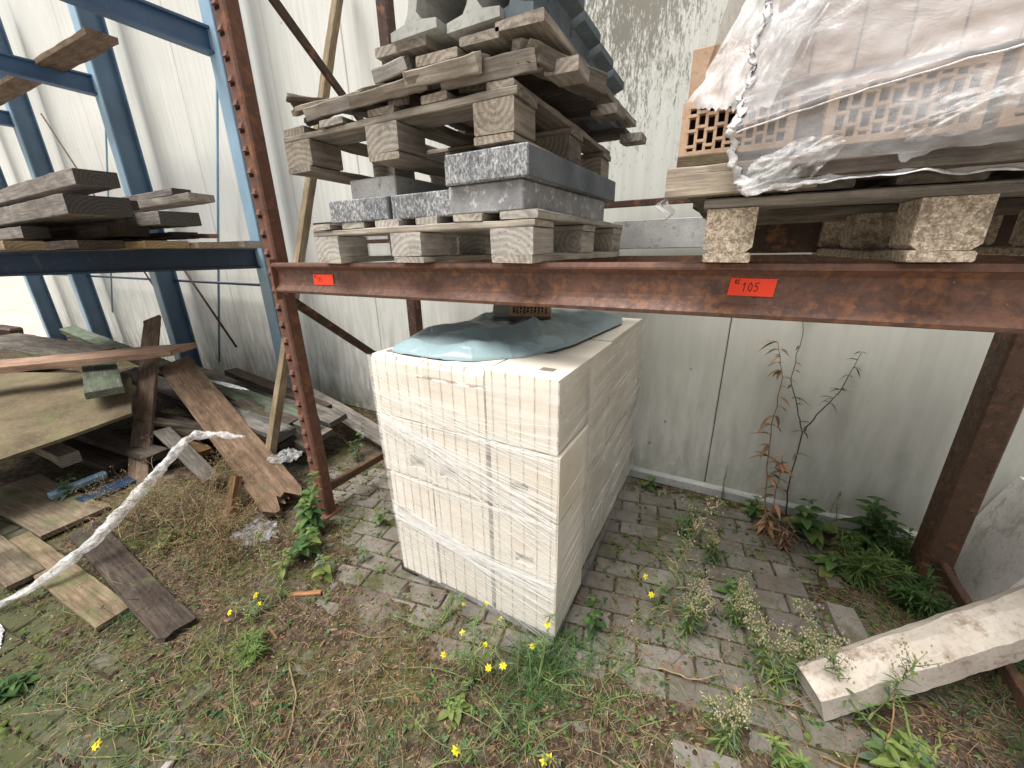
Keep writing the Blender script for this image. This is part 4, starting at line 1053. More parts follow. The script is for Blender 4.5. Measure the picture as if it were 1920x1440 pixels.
lp((-4.25, 1.50, .60), (-2.10, 1.07, .075), .235, .045, 'plank_brown', 'wide brown board with a splintered end sloping to the ground', brokenB=.26, rough=.003, up=(.15, -.35, 1))
lp((-7.9, 1.74, .57), (-2.62, 1.62, .285), .15, .075, 'plank_green', 'long green grey beam with peeling paint running behind the pile', up=(0, -.2, 1))
lp((-6.9, .95, .70), (-5.1, 1.20, .66), .40, .03, 'plank_grey', 'broad grey board at the far left of the pile')
lp((-6.2, .60, .60), (-5.3, .95, .60), .10, .06, 'plank_grey', 'short grey timber at the left edge of the pile')
lp((-3.75, 2.12, .33), (-1.75, 1.88, .06), .14, .045, 'plank_grey', 'grey board sloping down behind the brown upright', up=(0, -.5, 1))
lp((-2.6, 2.38, .12), (-1.25, 2.36, .10), .05, .20, 'plank_brown', 'low brown board standing on edge along the wall foot')
names = ['topmost', 'second', 'third', 'fourth', 'fifth', 'sixth', 'seventh', 'eighth', 'ninth', 'tenth']
rr = random.Random(31)
for i in range(10):
    yy_ = 1.42+.13*(i % 4)+rr.uniform(-.02, .02); zz = .31-.055*(i//3)-.01*(i % 3)
    lp((-5.2+rr.uniform(-.3, .3), yy_+.12, zz+.05), (-2.55-.12*(i % 3)+rr.uniform(-.1, .1), yy_, zz), rr.uniform(.10, .16), .045, 'plank_dark' if i % 3 else 'plank_grey', names[i]+' dark weathered plank of the low heap behind the broken board', up=(0, -.15, 1))
lp((-4.75, .55, .24), (-3.80, .62, .20), .10, .08, 'pallet', 'squared timber end showing under the plywood sheet')
lp((-5.3, .80, .12), (-3.4, .95, .16), .14, .05, 'plank_dark', 'dark timber in the hollow beneath the plywood sheet')
lp((-5.0, 1.15, .2), (-3.3, 1.25, .22), .16, .05, 'plank_dark', 'second dark timber deep beneath the plywood sheet')
lp((-4.6, .2, .24), (-4.05, .45, .27), .16, .035, 'plank_grey', 'pale curved board at the left edge under the plywood sheet')
lp((-3.62, 1.08, .26), (-2.75, .98, .14), .10, .02, 'plank_grey', 'thin grey board under the wide broken one')
m = MB(); m.box((-3.62, .58, .075), (.045, .28, .04), Euler((.02, .25, .12)).to_matrix(), 0, .004); solo('blue_steel_bar', m, M['blue_pale'], 'pale blue painted bar lying beside the dry shrub', 'steel bar')
m = MB(); m.box((-3.46, .66, .03), (.10, .28, .03), Euler((.0, .1, .12)).to_matrix(), 0, .004); solo('dark_blue_plate', m, M['blue_dark'], 'dark blue plate in the shadow beside the pale blue bar', 'steel plate')
lp((-3.30, .22, .022), (-2.14, .285, .022), .125, .025, 'ground_board', 'tan board lying flat on the ground left of the twisted film')
lp((-3.05, .44, .034), (-1.80, .385, .028), .13, .028, 'plank_dark', 'dark purple brown board flat on the ground in front of the shrub', brokenB=.05)
lp((-4.15, .36, .03), (-3.18, .45, .03), .30, .025, 'ground_board', 'broad brown board flat on the ground at the left edge')
lp((-3.65, .12, .028), (-2.80, .17, .028), .13, .025, 'ground_board', 'pale brown board at the far left near the camera')
lp((-7.2, 1.05, .60), (-4.9, 1.35, .60), .34, .03, 'plank_grey', 'second broad grey board half hidden behind the reddish board')
lp((-6.0, .75, .50), (-4.5, 1.05, .52), .30, .04, 'plank_dark', 'added dark board blocking light just beneath the upper edge of the plywood sheet')  # extra board added to block light beneath the sheet
lp((-4.9, 1.70, .38), (-3.05, 1.30, .20), .13, .05, 'plank_grey', 'grey square timber poking out between the upright board and the wide one')
lp((-4.6, 1.25, .20), (-3.2, 1.12, .14), .15, .04, 'plank_brown', 'brown board low in the shadow left of the wide board')
lp((-3.9, 1.05, .30), (-3.15, 1.45, .18), .09, .03, 'plank_dark', 'thin dark board crossing low behind the twisted film')
lp((-4.2, 1.9, .42), (-2.9, 1.95, .24), .12, .05, 'plank_dark', 'dark board leaning on the green grey beam near the upright')
lp((-3.4, 1.55, .36), (-2.45, 1.50, .20), .13, .05, 'plank_dark', 'dark squared timber end right behind the batten')
lp((-4.6, .72, .09), (-3.7, .82, .07), .16, .05, 'plank_dark', 'added dark board end on the ground blocking light under the plywood sheet')  # added to keep light out of the space under the sheet
# leaning batten
lp((-2.40, .865, -.01), (-2.53, 1.02, .20), .055, .05, 'plank_brown', 'short upright timber stub below the broken board end', up=(0, -1, 1))
tplank('leaning_batten', (-2.60, 1.20, .0), (-2.60, 2.42, 3.25), .055, .05, M['plank_tan'], 'tall thin yellowish batten leaning against the wall behind the brown upright', 'batten', rough=.002)
# white plastic hose
def snake(name, pts, rad, mat, lab, cat, k=12, flat=1., sub=8, wr=.2, seed=1):
    P_ = [Vector(p) for p in pts]; out = []; rads = []
    for i in range(len(P_)-1):
        p0, p1, p2, p3 = P_[max(i-1, 0)], P_[i], P_[i+1], P_[min(i+2, len(P_)-1)]
        for q in range(sub):
            t = q/sub; out.append(.5*((2*p1)+(-p0+p2)*t+(2*p0-5*p1+4*p2-p3)*t*t+(-p0+3*p1-3*p2+p3)*t**3)); rads.append(rad[i]*(1-t)+rad[i+1]*t)
    out.append(P_[-1]); rads.append(rad[-1]); m = MB(); m.tube(out, rads, k)
    m.v = [tuple(Vector(v)+Vector((mn.fractal(Vector(v)*19+Vector((seed, 0, 0)), 1, 2, 4), mn.fractal(Vector(v)*19+Vector((0, seed, 9)), 1, 2, 4), mn.fractal(Vector(v)*19+Vector((5, 0, seed)), 1, 2, 4)))*wr*max(rad)) for v in m.v]
    return solo(name, m, mat, lab, cat, smooth=True)
snake('twisted_film', [(-2.80, -.12, .03), (-2.66, .08, .05), (-2.62, .25, .10), (-2.62, .42, .18), (-2.68, .66, .31), (-2.78, .86, .395), (-2.84, .98, .43), (-2.74, 1.06, .425), (-2.60, 1.15, .40)],
      [.010, .014, .022, .027, .028, .026, .022, .024, .012], M['twist'], 'twisted strand of thin white plastic film curving from the ground over the broken board', 'plastic film', sub=14, k=16, wr=.50)
def crumple(name, c, sx, sy, h, mat, lab, seed, cat='plastic film'):
    m = MB(); n = 30
    for j in range(n+1):
        for i in range(n+1):
            u, v = i/n*2-1, j/n*2-1; r_ = mn.fractal(Vector((u*2.2, v*2.2, seed)), .9, 2.1, 4)
            e = 1+.25*mn.noise(Vector((math.atan2(v, u)*1.5, seed, 0)))
            m.v.append((c[0]+u*sx*e, c[1]+v*sy*e, c[2]+h*max(-.15, (1-u*u)*(1-v*v)*.6+r_*.5)))
    for j in range(n):
        for i in range(n):
            if ((i+.5)/n*2-1)**2+((j+.5)/n*2-1)**2 > 1.05: continue
            a = j*(n+1)+i; m.f.append((a, a+1, a+n+2, a+n+1)); m.m.append(0)
    return solo(name, m, mat, lab, cat, smooth=True)
crumple('plastic_scrap', (-2.16, .90, .01), .12, .10, .07, M['dull'], 'crumpled dirty plastic film on the ground beneath the broken board end', 3)
crumple('plastic_scrap', (-2.45, 1.30, .22), .09, .10, .05, M['dull'], 'glossy plastic scrap right of the leaning batten', 7)
crumple('plastic_scrap', (-2.55, -.02, .008), .15, .06, .025, M['whiteplastic'], 'torn white plastic strip on the mossy ground at the left edge', 12)
crumple('paint_flakes', (-3.62, 1.58, .465), .30, .022, .018, M['paint'], 'patch of peeling white paint on the green grey beam', 15, 'paint flakes')

# ------------------------------------------------------------------ right edge: pale concrete beam and stones
m = MB()
def orient(o, A, B, up=(0, 0, 1)):
    A, B = Vector(A), Vector(B); X = (B-A).normalized(); Y = Vector(up).cross(X).normalized(); Z = X.cross(Y)
    mt = Matrix((X, Y, Z)).transposed().to_4x4(); mt.translation = A; o.matrix_local = mt
prof = [(-.070, -.055), (.070, -.055), (.073, .012), (.060, .032), (.030, .062), (-.012, .070), (-.055, .058), (-.072, .040)]
nseg = 90; L = 1.25; k = len(prof)
for i in range(nseg+1):
    for (y, z) in prof:
        x = L*i/nseg; q = mn.noise(Vector((x*9, y*30, z*30)))*.0035+mn.noise(Vector((x*34, y*40, z*40)))*.0022
        if i == 0: x += .03*(z+.045)/.1+.012*mn.noise(Vector((y*40, z*40, 1)))
        m.v.append((x, y+q, z+q))
for i in range(nseg):
    for j in range(k): m.f.append((i*k+j, (i+1)*k+j, (i+1)*k+(j+1) % k, i*k+(j+1) % k)); m.m.append(0)
m.f.append(tuple(range(k))); m.m.append(0); m.f.append(tuple(nseg*k+j for j in range(k-1, -1, -1))); m.m.append(0)
o = link('concrete_beam', m, M['concrete_pale']); orient(o, (.415, 1.295, .058), (.93, 1.56, .385)); meta(o, 'pale weathered concrete beam lying across the lower right corner', 'concrete beam')
def boulder(c, d, rot, lab, seed, mat=None):
    m = MB(); n = 14
    for f_ in range(6):
        for j in range(n+1):
            for i in range(n+1):
                u, v = i/n*2-1, j/n*2-1
                p = [Vector((u, v, 1)), Vector((v, u, -1)), Vector((1, u, v)), Vector((-1, v, u)), Vector((v, 1, u)), Vector((u, -1, v))][f_]
                q = p.copy(); l = q.length; q = p*(1-.10*(l-1)); q += Vector((1, 1, 1))*0
                q *= 1+.07*mn.fractal(Vector((p.x*1.2+seed, p.y*1.2, p.z*.5)), 1, 2, 4)
                m.v.append((q.x*d[0]/2, q.y*d[1]/2, q.z*d[2]/2))
        b = f_*(n+1)**2
        for j in range(n):
            for i in range(n): a = b+j*(n+1)+i; m.f.append((a, a+1, a+n+2, a+n+1)); m.m.append(0)
    rm = Euler(rot).to_matrix(); m.v = [tuple(rm @ Vector(v)+Vector(c)) for v in m.v]
    return solo('wrapped_stone', m, mat or M['film_grey'], lab, 'stone', 'grey stone blocks by the right upright', smooth=True)
boulder((1.27, 2.22, .22), (.22, .50, .50), (.05, .28, -.1), 'big grey stone block leaning beside the rusty right upright', 3)
boulder((1.42, 2.20, .45), (.13, .60, .72), (0, .32, -.05), 'second grey stone block behind the leaning one', 8)
boulder((1.38, 1.72, .06), (.35, .35, .18), (0, .1, .3), 'low grey stone under the pale concrete beam', 12)
o = tplank('ground_timber', (.86, 1.05, .02), (.98, 1.28, .02), .09, .05, M['plank_dark'], 'dark rotten timber end beside the yellow stalks at the lower right', 'timber')
m = MB(); m.box((.80, 1.12, .02), (.09, .16, .03), Euler((.1, .1, .5)).to_matrix(), 0, .01); solo('dark_bag', m, M['gap'], 'dark plastic bag scrap at the bottom right', 'plastic bag')
tplank('loose_paver', (.60, 1.80, .014), (.63, 1.585, .018), .10, .03, M['paver'], 'loose grey paver lying askew behind the pale concrete beam', 'paver')

# things outside, beyond the end of the wall
m = MB(); m.box((-11.15, 1.75, .16), (.5, .4, .10), Euler((0, .1, .4)).to_matrix(), 0, .03); m.box((-11.1, 1.72, .30), (.35, .22, .16), Euler((0, .2, .6)).to_matrix(), 1, .03)
solo('red_tub', m, [M['redp'], M['rust_dark']], 'small red plastic tub with a dark lid outside at the left edge', 'tub')
tplank('timber_board', (-34, 7.2, .2), (-30, 8.0, .25), 1.2, .4, M['plank_tan'], 'orange brown timber bundle far out in the yard', 'timber bundle')

# ------------------------------------------------------------------ vegetation
def jitter(v, a, r_): return Vector((v[0]+r_.gauss(0, a), v[1]+r_.gauss(0, a), v[2]+r_.gauss(0, a)))
def plant_root(name, label, cat, p, group=None): return thing(name, label, cat, (p[0], p[1], max(0, soilh(p[0], p[1]))-.003), (0, 0, 0), group)
def path(p0, d, L, n, r_, wob=.12, grav=0.):
    pts = [Vector(p0)]; d = Vector(d).normalized()
    for i in range(n):
        d = (d+Vector((r_.gauss(0, wob), r_.gauss(0, wob), r_.gauss(0, wob)-grav))).normalized(); pts.append(pts[-1]+d*(L/n))
    return pts
def broadleaf(p, H, seed, label, stems=1, lean=(0, 0), ls=.05, mats=('leaf', 'leaf2', 'leafd'), group='young broad leaved weeds', name='broadleaf_weed', gap=.028, lw=.62, pairs=2):
    r_ = random.Random(seed); t = plant_root(name, label, 'weed', p, group); ms = MB(); ml = MB()
    for s_ in range(stems):
        d = (lean[0]+r_.gauss(0, .18)*(stems > 1), lean[1]+r_.gauss(0, .18)*(stems > 1), 1)
        hh = H*r_.uniform(.6, 1) if s_ else H
        pts = path((r_.gauss(0, .02)*(stems > 1), r_.gauss(0, .02)*(stems > 1), 0), d, hh, 8, r_, .06); ms.tube(pts, [.0028*(1-.6*i/8) for i in range(9)], 5)
        a0 = r_.random()*6; n = max(3, int(hh/gap))
        for i in range(n):
            f = (i+1)/n; q = pts[min(7, int(f*8))].lerp(pts[min(8, int(f*8)+1)], f*8-int(f*8)) if f < 1 else pts[-1]
            size = ls*(.55+.75*math.sin(math.pi*min(.95, .25+f*.72)))*(1 if f < .95 else .7)
            for k in range(pairs if f < .95 else 4):
                a = a0+i*1.57+k*2*math.pi/(pairs if f < .95 else 4); el = r_.uniform(.05, .5)-.25*(1-f)
                dd = Vector((math.cos(a), math.sin(a), el)); ml.leaf(q+dd*.004, dd, (0, 0, 1), size*r_.uniform(.8, 1.15), size*lw, r_.uniform(.15, .5), r_.choice([0, 0, 1, 2]), 4, .8)
    link('stem', ms, M['stem'], t, True); link('foliage', ml, [M[x] for x in mats], t, True); return t
broadleaf((-1.90, 1.03), .36, 1, 'tallest leafy green weed climbing beside the brown upright foot', 3, (-.12, .05), .060, gap=.032)
broadleaf((-1.80, .93), .17, 2, 'low broad leaved weed right in front of the tall one', 2, (.1, -.1), .062)
broadleaf((-1.73, .80), .11, 3, 'small light green weed between shrub and paving', 2, (0, 0), .034, mats=('leaf2', 'leaf', 'leaf2'))
broadleaf((-1.54, .87), .14, 4, 'pale green weed with drooping leaves on the paving', 1, (.05, 0), .046, mats=('leafgrey', 'leaf2', 'leaf2'))
broadleaf((-1.46, 1.04), .10, 5, 'small weed in the paving joint left of the block stack', 1, (0, 0), .032, mats=('leafgrey', 'leaf2', 'leaf'))
broadleaf((-1.58, 1.28), .15, 6, 'slender weed by the ground strut of the rack', 2, (0, .1), .034)
broadleaf((-1.33, 1.02), .05, 7, 'tiny weed at the foot of the block stack', 1, (0, 0), .020)
broadleaf((-1.85, 1.75), .14, 8, 'green weed behind the brown upright near the grey board', 4, (0, 0), .045)
broadleaf((-2.35, 1.75), .30, 18, 'weed growing between the dark planks and the upright', 2, (.1, 0), .035, mats=('leafd', 'leaf', 'leafgrey'))
broadleaf((-.33, 1.20), .16, 9, 'dark green weed at the right foot of the block stack', 2, (0, 0), .040, mats=('leafd', 'leaf', 'leafd'))
broadleaf((.56, 2.28), .20, 10, 'bright green broad leaved bush by the wall, left part', 5, (-.1, -.15), .085, gap=.04)
broadleaf((.78, 2.33), .26, 11, 'dark green broad leaved bush by the wall, right part', 5, (0, -.1), .085, mats=('leafd', 'leaf', 'leafd'), gap=.04)
broadleaf((.62, 2.08), .10, 12, 'low drooping leaves in front of the wall bush', 3, (0, -.3), .075, mats=('leaf', 'leaf', 'leaf2'))
broadleaf((.30, 2.38), .12, 13, 'small green weed at the wall foot beside the brown stalks', 3, (0, -.1), .05)
broadleaf((-.28, 2.38), .09, 14, 'tiny weed at the wall foot right of the block stack', 2, (0, 0), .04, mats=('leafd', 'leaf', 'leaf'))
broadleaf((-2.12, -.02), .05, 15, 'dark leafy rosette at the left picture edge', 4, (0, 0), .05, mats=('leafd', 'leafd', 'leaf'))
broadleaf((-3.62, .50), .16, 16, 'grey green leafy weed in the shade under the plywood', 5, (.1, 0), .045, mats=('leafgrey', 'leafd', 'leafgrey'))
broadleaf((.20, 1.65), .10, 17, 'small broad leaved weed among the seed stalks', 3, (0, 0), .05, mats=('leaf', 'leaf2', 'leafgrey'))
broadleaf((-.60, .68), .06, 19, 'small light green weed among the yellow flowers', 3, (0, 0), .035, mats=('leaf2', 'leaf', 'leaf2'))
broadleaf((.63, 1.20), .16, 20, 'yellow green leafy weed by the near end of the concrete beam', 8, (0, -.05), .048, mats=('leaf2', 'leaf', 'leafgrey'), lw=.42)
broadleaf((-1.42, 2.35), .5, 23, 'weed beside the wall behind the rack upright', 2, (0, 0), .03, mats=('leafgrey', 'leafd', 'stemb'))

def narrowweed(p, H, seed, label, stems=3, lean=(0, 0), seedhead=True, mats=('leafgrey', 'leaf', 'leaf2'), group='tall weeds with pale seed heads', spread=.22, ll=.05, lw=.006, dens=46, name='seeded_weed', headscale=1., stemmat='stem'):
    r_ = random.Random(seed); t = plant_root(name, label, 'weed', p, group); ms, ml, mh = MB(), MB(), MB()
    for s_ in range(stems):
        d = (lean[0]+r_.gauss(0, spread), lean[1]+r_.gauss(0, spread), 1); hh = H*r_.uniform(.65, 1)
        pts = path((r_.gauss(0, .012), r_.gauss(0, .012), 0), d, hh, 10, r_, .07, .015); ms.tube(pts, [.0024*(1-.6*i/10) for i in range(11)], 5)
        for i in range(dens):
            f = r_.uniform(.06, 1); idx = min(9, int(f*10)); q = pts[idx].lerp(pts[idx+1], f*10-idx); a = r_.random()*6.28
            ml.leaf(q, (math.cos(a), math.sin(a), r_.uniform(.1, .9)), (0, 0, 1), ll*r_.uniform(.5, 1.2)*(1.15-f*.6), lw, r_.uniform(.1, .6), r_.choice([0, 1, 2]), 3)
        if seedhead:
            for b in range(9):
                f = r_.uniform(.62, 1.); idx = min(9, int(f*10)); q = pts[idx]; a = r_.random()*6.28
                bp = path(q, (math.cos(a)*.7, math.sin(a)*.7, 1.1), .055*headscale*r_.uniform(.5, 1.1), 3, r_, .15); ms.tube(bp, .0009, 3)
                for k in range(12):
                    c = bp[r_.choice([1, 2, 3, 3])]+Vector((r_.gauss(0, .007), r_.gauss(0, .007), r_.gauss(0, .007)))*headscale; s2 = r_.uniform(.0014, .0036)
                    mh.tube([c-Vector((0, 0, s2)), c, c+Vector((r_.gauss(0, .001), r_.gauss(0, .001), s2*1.4))], [s2*.25, s2*.75, s2*.9], 5)
    link('stem', ms, M[stemmat], t, True); link('foliage', ml, [M[x] for x in mats], t, True)
    if seedhead: link('seed_head', mh, M['seed'], t)
    return t
narrowweed((-.03, 1.40), .78, 31, 'tall weed with brown seed head right of the block stack', 1, (-.06, .12), ll=.07, stemmat='stemb', spread=.03, dens=90, headscale=1.6, mats=('leafgrey', 'straw', 'leaf'))
narrowweed((.02, 1.38), .26, 32, 'bushy weed with two pale seed heads between stack and concrete beam', 4, (0, 0), headscale=1.2)
narrowweed((.20, 1.50), .22, 33, 'pale seed headed weed on the paving in the middle right', 3, (0, 0), headscale=1.1)
narrowweed((.33, 1.30), .25, 34, 'dense pale seed headed weed next to the concrete beam end', 4, (.02, .05), headscale=1.25)
narrowweed((.18, 1.02), .20, 35, 'near pale seed headed weed at the bottom of the picture', 3, (0, .05), headscale=1.1)
narrowweed((.56, 1.30), .40, 36, 'tall seed headed weed leaning over the concrete beam', 3, (-.10, .08), headscale=1.5, ll=.06)
narrowweed((.42, 1.42), .26, 37, 'thin weed with one drooping seed head in front of the loose slab', 1, (-.1, .1), headscale=1.)
narrowweed((.10, 1.85), .18, 38, 'small grey green weed on the shady paving', 5, (0, 0), ll=.05, headscale=.7)
narrowweed((.36, .98), .18, 39, 'fresh green narrow leaved weed on the near paving', 4, (0, 0), False, ('leaf2', 'leaf', 'leaf2'), 'green narrow leaved weeds', ll=.055, lw=.009, name='narrowleaf_weed')
narrowweed((-1.59, .67), .52, 40, 'tall pale flowering weed rising in front of the brown upright', 1, (-.18, .08), headscale=.9, ll=.045, dens=60, mats=('leaf2', 'leaf', 'leaf2'))
narrowweed((-.02, 2.0), .22, 41, 'feathery green weed in shade near the wall', 4, (0, 0), False, ('leaf', 'leafgrey', 'leaf2'), 'green narrow leaved weeds', ll=.08, lw=.005, name='narrowleaf_weed')
narrowweed((.70, 2.02), .28, 42, 'feathery bright green plant in front of the wall bush', 9, (.0, -.15), False, ('leaf', 'leaf2', 'leaf'), 'green narrow leaved weeds', .45, .085, .007, 50, name='narrowleaf_weed')
narrowweed((.88, 1.92), .22, 43, 'dense dark green feathery plant beside the right upright', 14, (.0, 0), False, ('leaf', 'leafd', 'leafd'), 'green narrow leaved weeds', .55, .07, .008, 50, name='narrowleaf_weed')
narrowweed((.90, 2.22), .22, 44, 'green ground weed between wall and right upright', 12, (.0, 0), False, ('leaf', 'leaf', 'leafd'), 'green narrow leaved weeds', .55, .06, .010, 50, name='narrowleaf_weed')
narrowweed((1.02, 1.75), .16, 45, 'low dark weed in the shadow of the stones', 10, (.0, 0), False, ('leafd', 'leafd', 'leaf'), 'green narrow leaved weeds', .6, .06, .007, 40, name='narrowleaf_weed')
narrowweed((1.10, 1.36), .15, 46, 'weed tuft at the right edge below the concrete beam', 10, (.0, 0), False, ('leafd', 'leaf', 'leafgrey'), 'green narrow leaved weeds', .7, .07, .006, 40, name='narrowleaf_weed')
narrowweed((-1.44, .47), .12, 47, 'yellow green weed tuft on the soil left of the middle', 10, (.0, 0), False, ('leaf2', 'leaf2', 'leaf'), 'green narrow leaved weeds', .7, .045, .004, 50, name='narrowleaf_weed')
narrowweed((.66, 2.44), .30, 48, 'thin feathery stalk against the wall above the bush', 2, (.0, 0), False, ('leafgrey', 'leafgrey', 'straw'), 'green narrow leaved weeds', .05, .025, .003, 50, name='narrowleaf_weed')
narrowweed((.12, 2.44), .34, 49, 'thin grey stalk against the wall left of the brown weed', 2, (.05, 0), False, ('leafgrey', 'straw', 'straw'), 'green narrow leaved weeds', .06, .018, .003, 50, name='narrowleaf_weed')

def grasstuft(p, H, seed, label, n, spread, mats, droop=.5, w_=.004, name='grass_tuft', group='grass tufts', rad=.05):
    r_ = random.Random(seed); t = plant_root(name, label, 'grass', p, group); m = MB()
    for i in range(n):
        a = r_.random()*6.28; q = (r_.gauss(0, rad), r_.gauss(0, rad), 0); el = r_.uniform(.5, 1.6)
        m.blade(q, (math.cos(a)*spread, math.sin(a)*spread, el), H*r_.uniform(.5, 1.15), w_*r_.uniform(.7, 1.3), droop*r_.uniform(.3, 1.2), r_.randrange(len(mats)), 4)
    link('blades', m, [M[x] for x in mats], t); return t
grasstuft((-.44, .93), .19, 61, 'large dark green grassy clump at the near corner of the block stack', 300, 1., ('leafd', 'leaf', 'leafd'), rad=.06)
grasstuft((-.37, 1.08), .16, 62, 'green grassy clump hugging the right edge of the block stack', 170, 1., ('leafd', 'leaf', 'leafgrey'), rad=.045)
grasstuft((-2.10, .34), .08, 63, 'small dark green grass tuft growing over the flat boards', 260, .9, ('leafd', 'leafd', 'leaf'), w_=.0025, rad=.045)
grasstuft((-.42, .74), .11, 64, 'sparse grass clump in front of the large one', 90, 1., ('leaf', 'leafgrey', 'leafd'), rad=.05)
grasstuft((-1.55, .45), .10, 65, 'yellow green grass clump left of the soil patch', 140, 1., ('leaf2', 'leaf', 'straw'), w_=.003, rad=.07)
grasstuft((-1.75, .22), .09, 66, 'dry mixed grass clump in the near mossy area', 110, 1.2, ('leaf', 'straw', 'leafgrey'), w_=.0028, rad=.09)
grasstuft((1.05, 1.40), .12, 67, 'dark grass clump below the concrete beam', 120, 1.2, ('leafd', 'leafgrey', 'leaf'), w_=.004, rad=.09)
# long yellow green stalks at lower right
def stalks(p, ends, rad, mat, label, name, cat, leaves=0, leafm=('leaf',), seed=1, ll=.03, group=None):
    r_ = random.Random(seed); t = plant_root(name, label, cat, p, group); m, ml = MB(), MB()
    for e in ends:
        n = 12; E_ = Vector(e); pts = []
        for i in range(n+1):
            f = i/n; q = E_*f; q.z = E_.z*math.sin(f*math.pi/2) if E_.z > 0 else .01; pts.append(q+Vector((r_.gauss(0, .002), r_.gauss(0, .002), r_.gauss(0, .002))))
        m.tube(pts, [rad*(1-.6*i/n) for i in range(n+1)], 6)
        for k in range(leaves):
            f = r_.uniform(.2, 1); idx = min(n-1, int(f*n)); a = r_.random()*6.28
            ml.leaf(pts[idx], (math.cos(a), math.sin(a), r_.uniform(-.1, .8)), (0, 0, 1), ll*r_.uniform(.6, 1.3), ll*.42, r_.uniform(.1, .8), r_.randrange(len(leafm)), 3)
    link('stem', m, M[mat], t, True)
    if leaves: link('foliage', ml, [M[x] for x in leafm], t, True)
    return t
stalks((.68, 1.14), [(-.05, .22, .17), (.05, .14, .12), (-.13, .06, .04)], .0055, 'leaf2', 'thick pale green bare stalks near the lower right corner', 'stalk_plant', 'weed', seed=3)
stalks((.60, 1.18), [(.02, .12, .18)], .004, 'stemb', 'orange brown stalk beside the thick green ones', 'stalk_plant', 'weed', seed=4)
# dried weeds against the wall
def drytall(p, pts_list, label, leafm, stem, seed, ls, nleaf, curl=1.1, branches=()):
    r_ = random.Random(seed); t = plant_root('dry_tall_weed', label, 'weed', p, 'tall withered weeds against the wall'); m, ml = MB(), MB()
    for pts in pts_list:
        P_ = [Vector(q)-Vector((p[0], p[1], 0)) for q in pts]; out = []
        for a, b in zip(P_[:-1], P_[1:]):
            for q in range(5): out.append(a.lerp(b, q/5)+Vector((r_.gauss(0, .0025), r_.gauss(0, .0025), 0)))
        out.append(P_[-1]); m.tube(out, [.0042*(1-.75*i/len(out)) for i in range(len(out))], 6)
        for k in range(nleaf):
            f = r_.uniform(.04, 1)**1.0; q = out[min(len(out)-1, int(f*len(out)))]; a = r_.choice([0, math.pi])+r_.gauss(0, .7)
            ml.leaf(q, (math.cos(a), math.sin(a)-.3, r_.uniform(-.2, .9)), (0, 0, 1), ls*r_.uniform(.5, 1.4)*(1.1-f*.4), ls*.33, curl*r_.uniform(.4, 1.2), r_.randrange(len(leafm)), 5, .9)
    link('stem', m, M[stem], t, True); link('foliage', ml, [M[x] for x in leafm], t, True)
drytall((.34, 2.20), [[(.34, 2.20, 0), (.31, 2.30, .30), (.29, 2.38, .58), (.30, 2.42, .84), (.25, 2.44, 1.02)], [(.34, 2.20, 0), (.37, 2.30, .2), (.37, 2.36, .42)]],
        'orange brown withered weed leaning on the wall with curled leaves', ('dry', 'chipw', 'stemb', 'straw'), 'stemb', 71, .070, 34)
drytall((.45, 2.34), [[(.45, 2.34, 0), (.43, 2.38, .25), (.44, 2.42, .55), (.40, 2.44, .66), (.34, 2.45, .83), (.35, 2.46, 1.05), (.34, 2.46, 1.25)], [(.44, 2.42, .55), (.50, 2.44, .68), (.56, 2.45, .80), (.60, 2.46, 1.0)]],
        'thin dark forked weed stalk against the wall with few leaves', ('dark_dry', 'dark_dry', 'leafgrey'), 'dark_dry', 72, .045, 20)
drytall((.42, 2.12), [[(.42, 2.12, 0), (.43, 2.18, .16)], [(.42, 2.12, 0), (.38, 2.16, .14)], [(.42, 2.12, 0), (.46, 2.14, .12)], [(.42, 2.12, 0), (.41, 2.10, .13)]],
        'low tuft of dry brown stems at the foot of the withered weed', ('dry', 'dark_dry', 'dry'), 'stemb', 73, .03, 40)
# dry shrub at left
def shrub(p, label, H, seed, nst, spread, lean=(0, 0), name='dry_shrub'):
    r_ = random.Random(seed); t = plant_root(name, label, 'shrub', p, 'dry brown shrubs by the timber pile'); m = MB(); ml = MB()
    def br(p0, d, L, rad, depth):
        pts = path(p0, d, L, 5, r_, .16, .03); m.tube(pts, [rad*(1-.5*i/5) for i in range(6)], 4 if depth < 2 else 3, cap=False)
        if depth < 3:
            for k in range(r_.choice([3, 4])):
                q = pts[r_.choice([2, 3, 4, 5])]; dd = (pts[-1]-pts[0]).normalized()
                br(q, dd+Vector((r_.gauss(0, .6), r_.gauss(0, .6), r_.gauss(.05, .4))), L*r_.uniform(.4, .65), rad*.55, depth+1)
        else:
            for k in range(3): c = pts[-1]+Vector((r_.gauss(0, .006), r_.gauss(0, .006), r_.gauss(0, .006))); ml.leaf(c, (r_.gauss(0, 1), r_.gauss(0, 1), r_.gauss(0, .6)), (0, 0, 1), .010, .004, .3, r_.randrange(3), 2)
    for s_ in range(nst): br((r_.gauss(0, .05), r_.gauss(0, .05), 0), (lean[0]+r_.gauss(0, spread), lean[1]+r_.gauss(0, spread), 1), H*r_.uniform(.6, 1.1), r_.uniform(.0022, .0040), 0)
    link('branches', m, [M['straw']] if seed % 2 else [M['stemb']], t); link('foliage', ml, [M['straw'], M['dry'], M['leaf2']], t); return t
shrub((-2.52, .68), 'big bushy dry brown shrub in front of the timber pile', .34, 81, 11, .55, (-.1, .05))
shrub((-2.30, .82), 'second dry shrub growing right beside the twisted film', .26, 82, 9, .6, (.1, 0))
shrub((-2.72, .52), 'sparse dry shrub left of the twisted film', .30, 83, 7, .55, (-.2, .1))
shrub((-2.15, .72), 'low yellowish dry shrub in front of the leaning batten', .18, 84, 8, .7)
shrub((-1.72, 1.95), 'brown dry stems on the ground strut behind the upright', .16, 85, 4, .6)
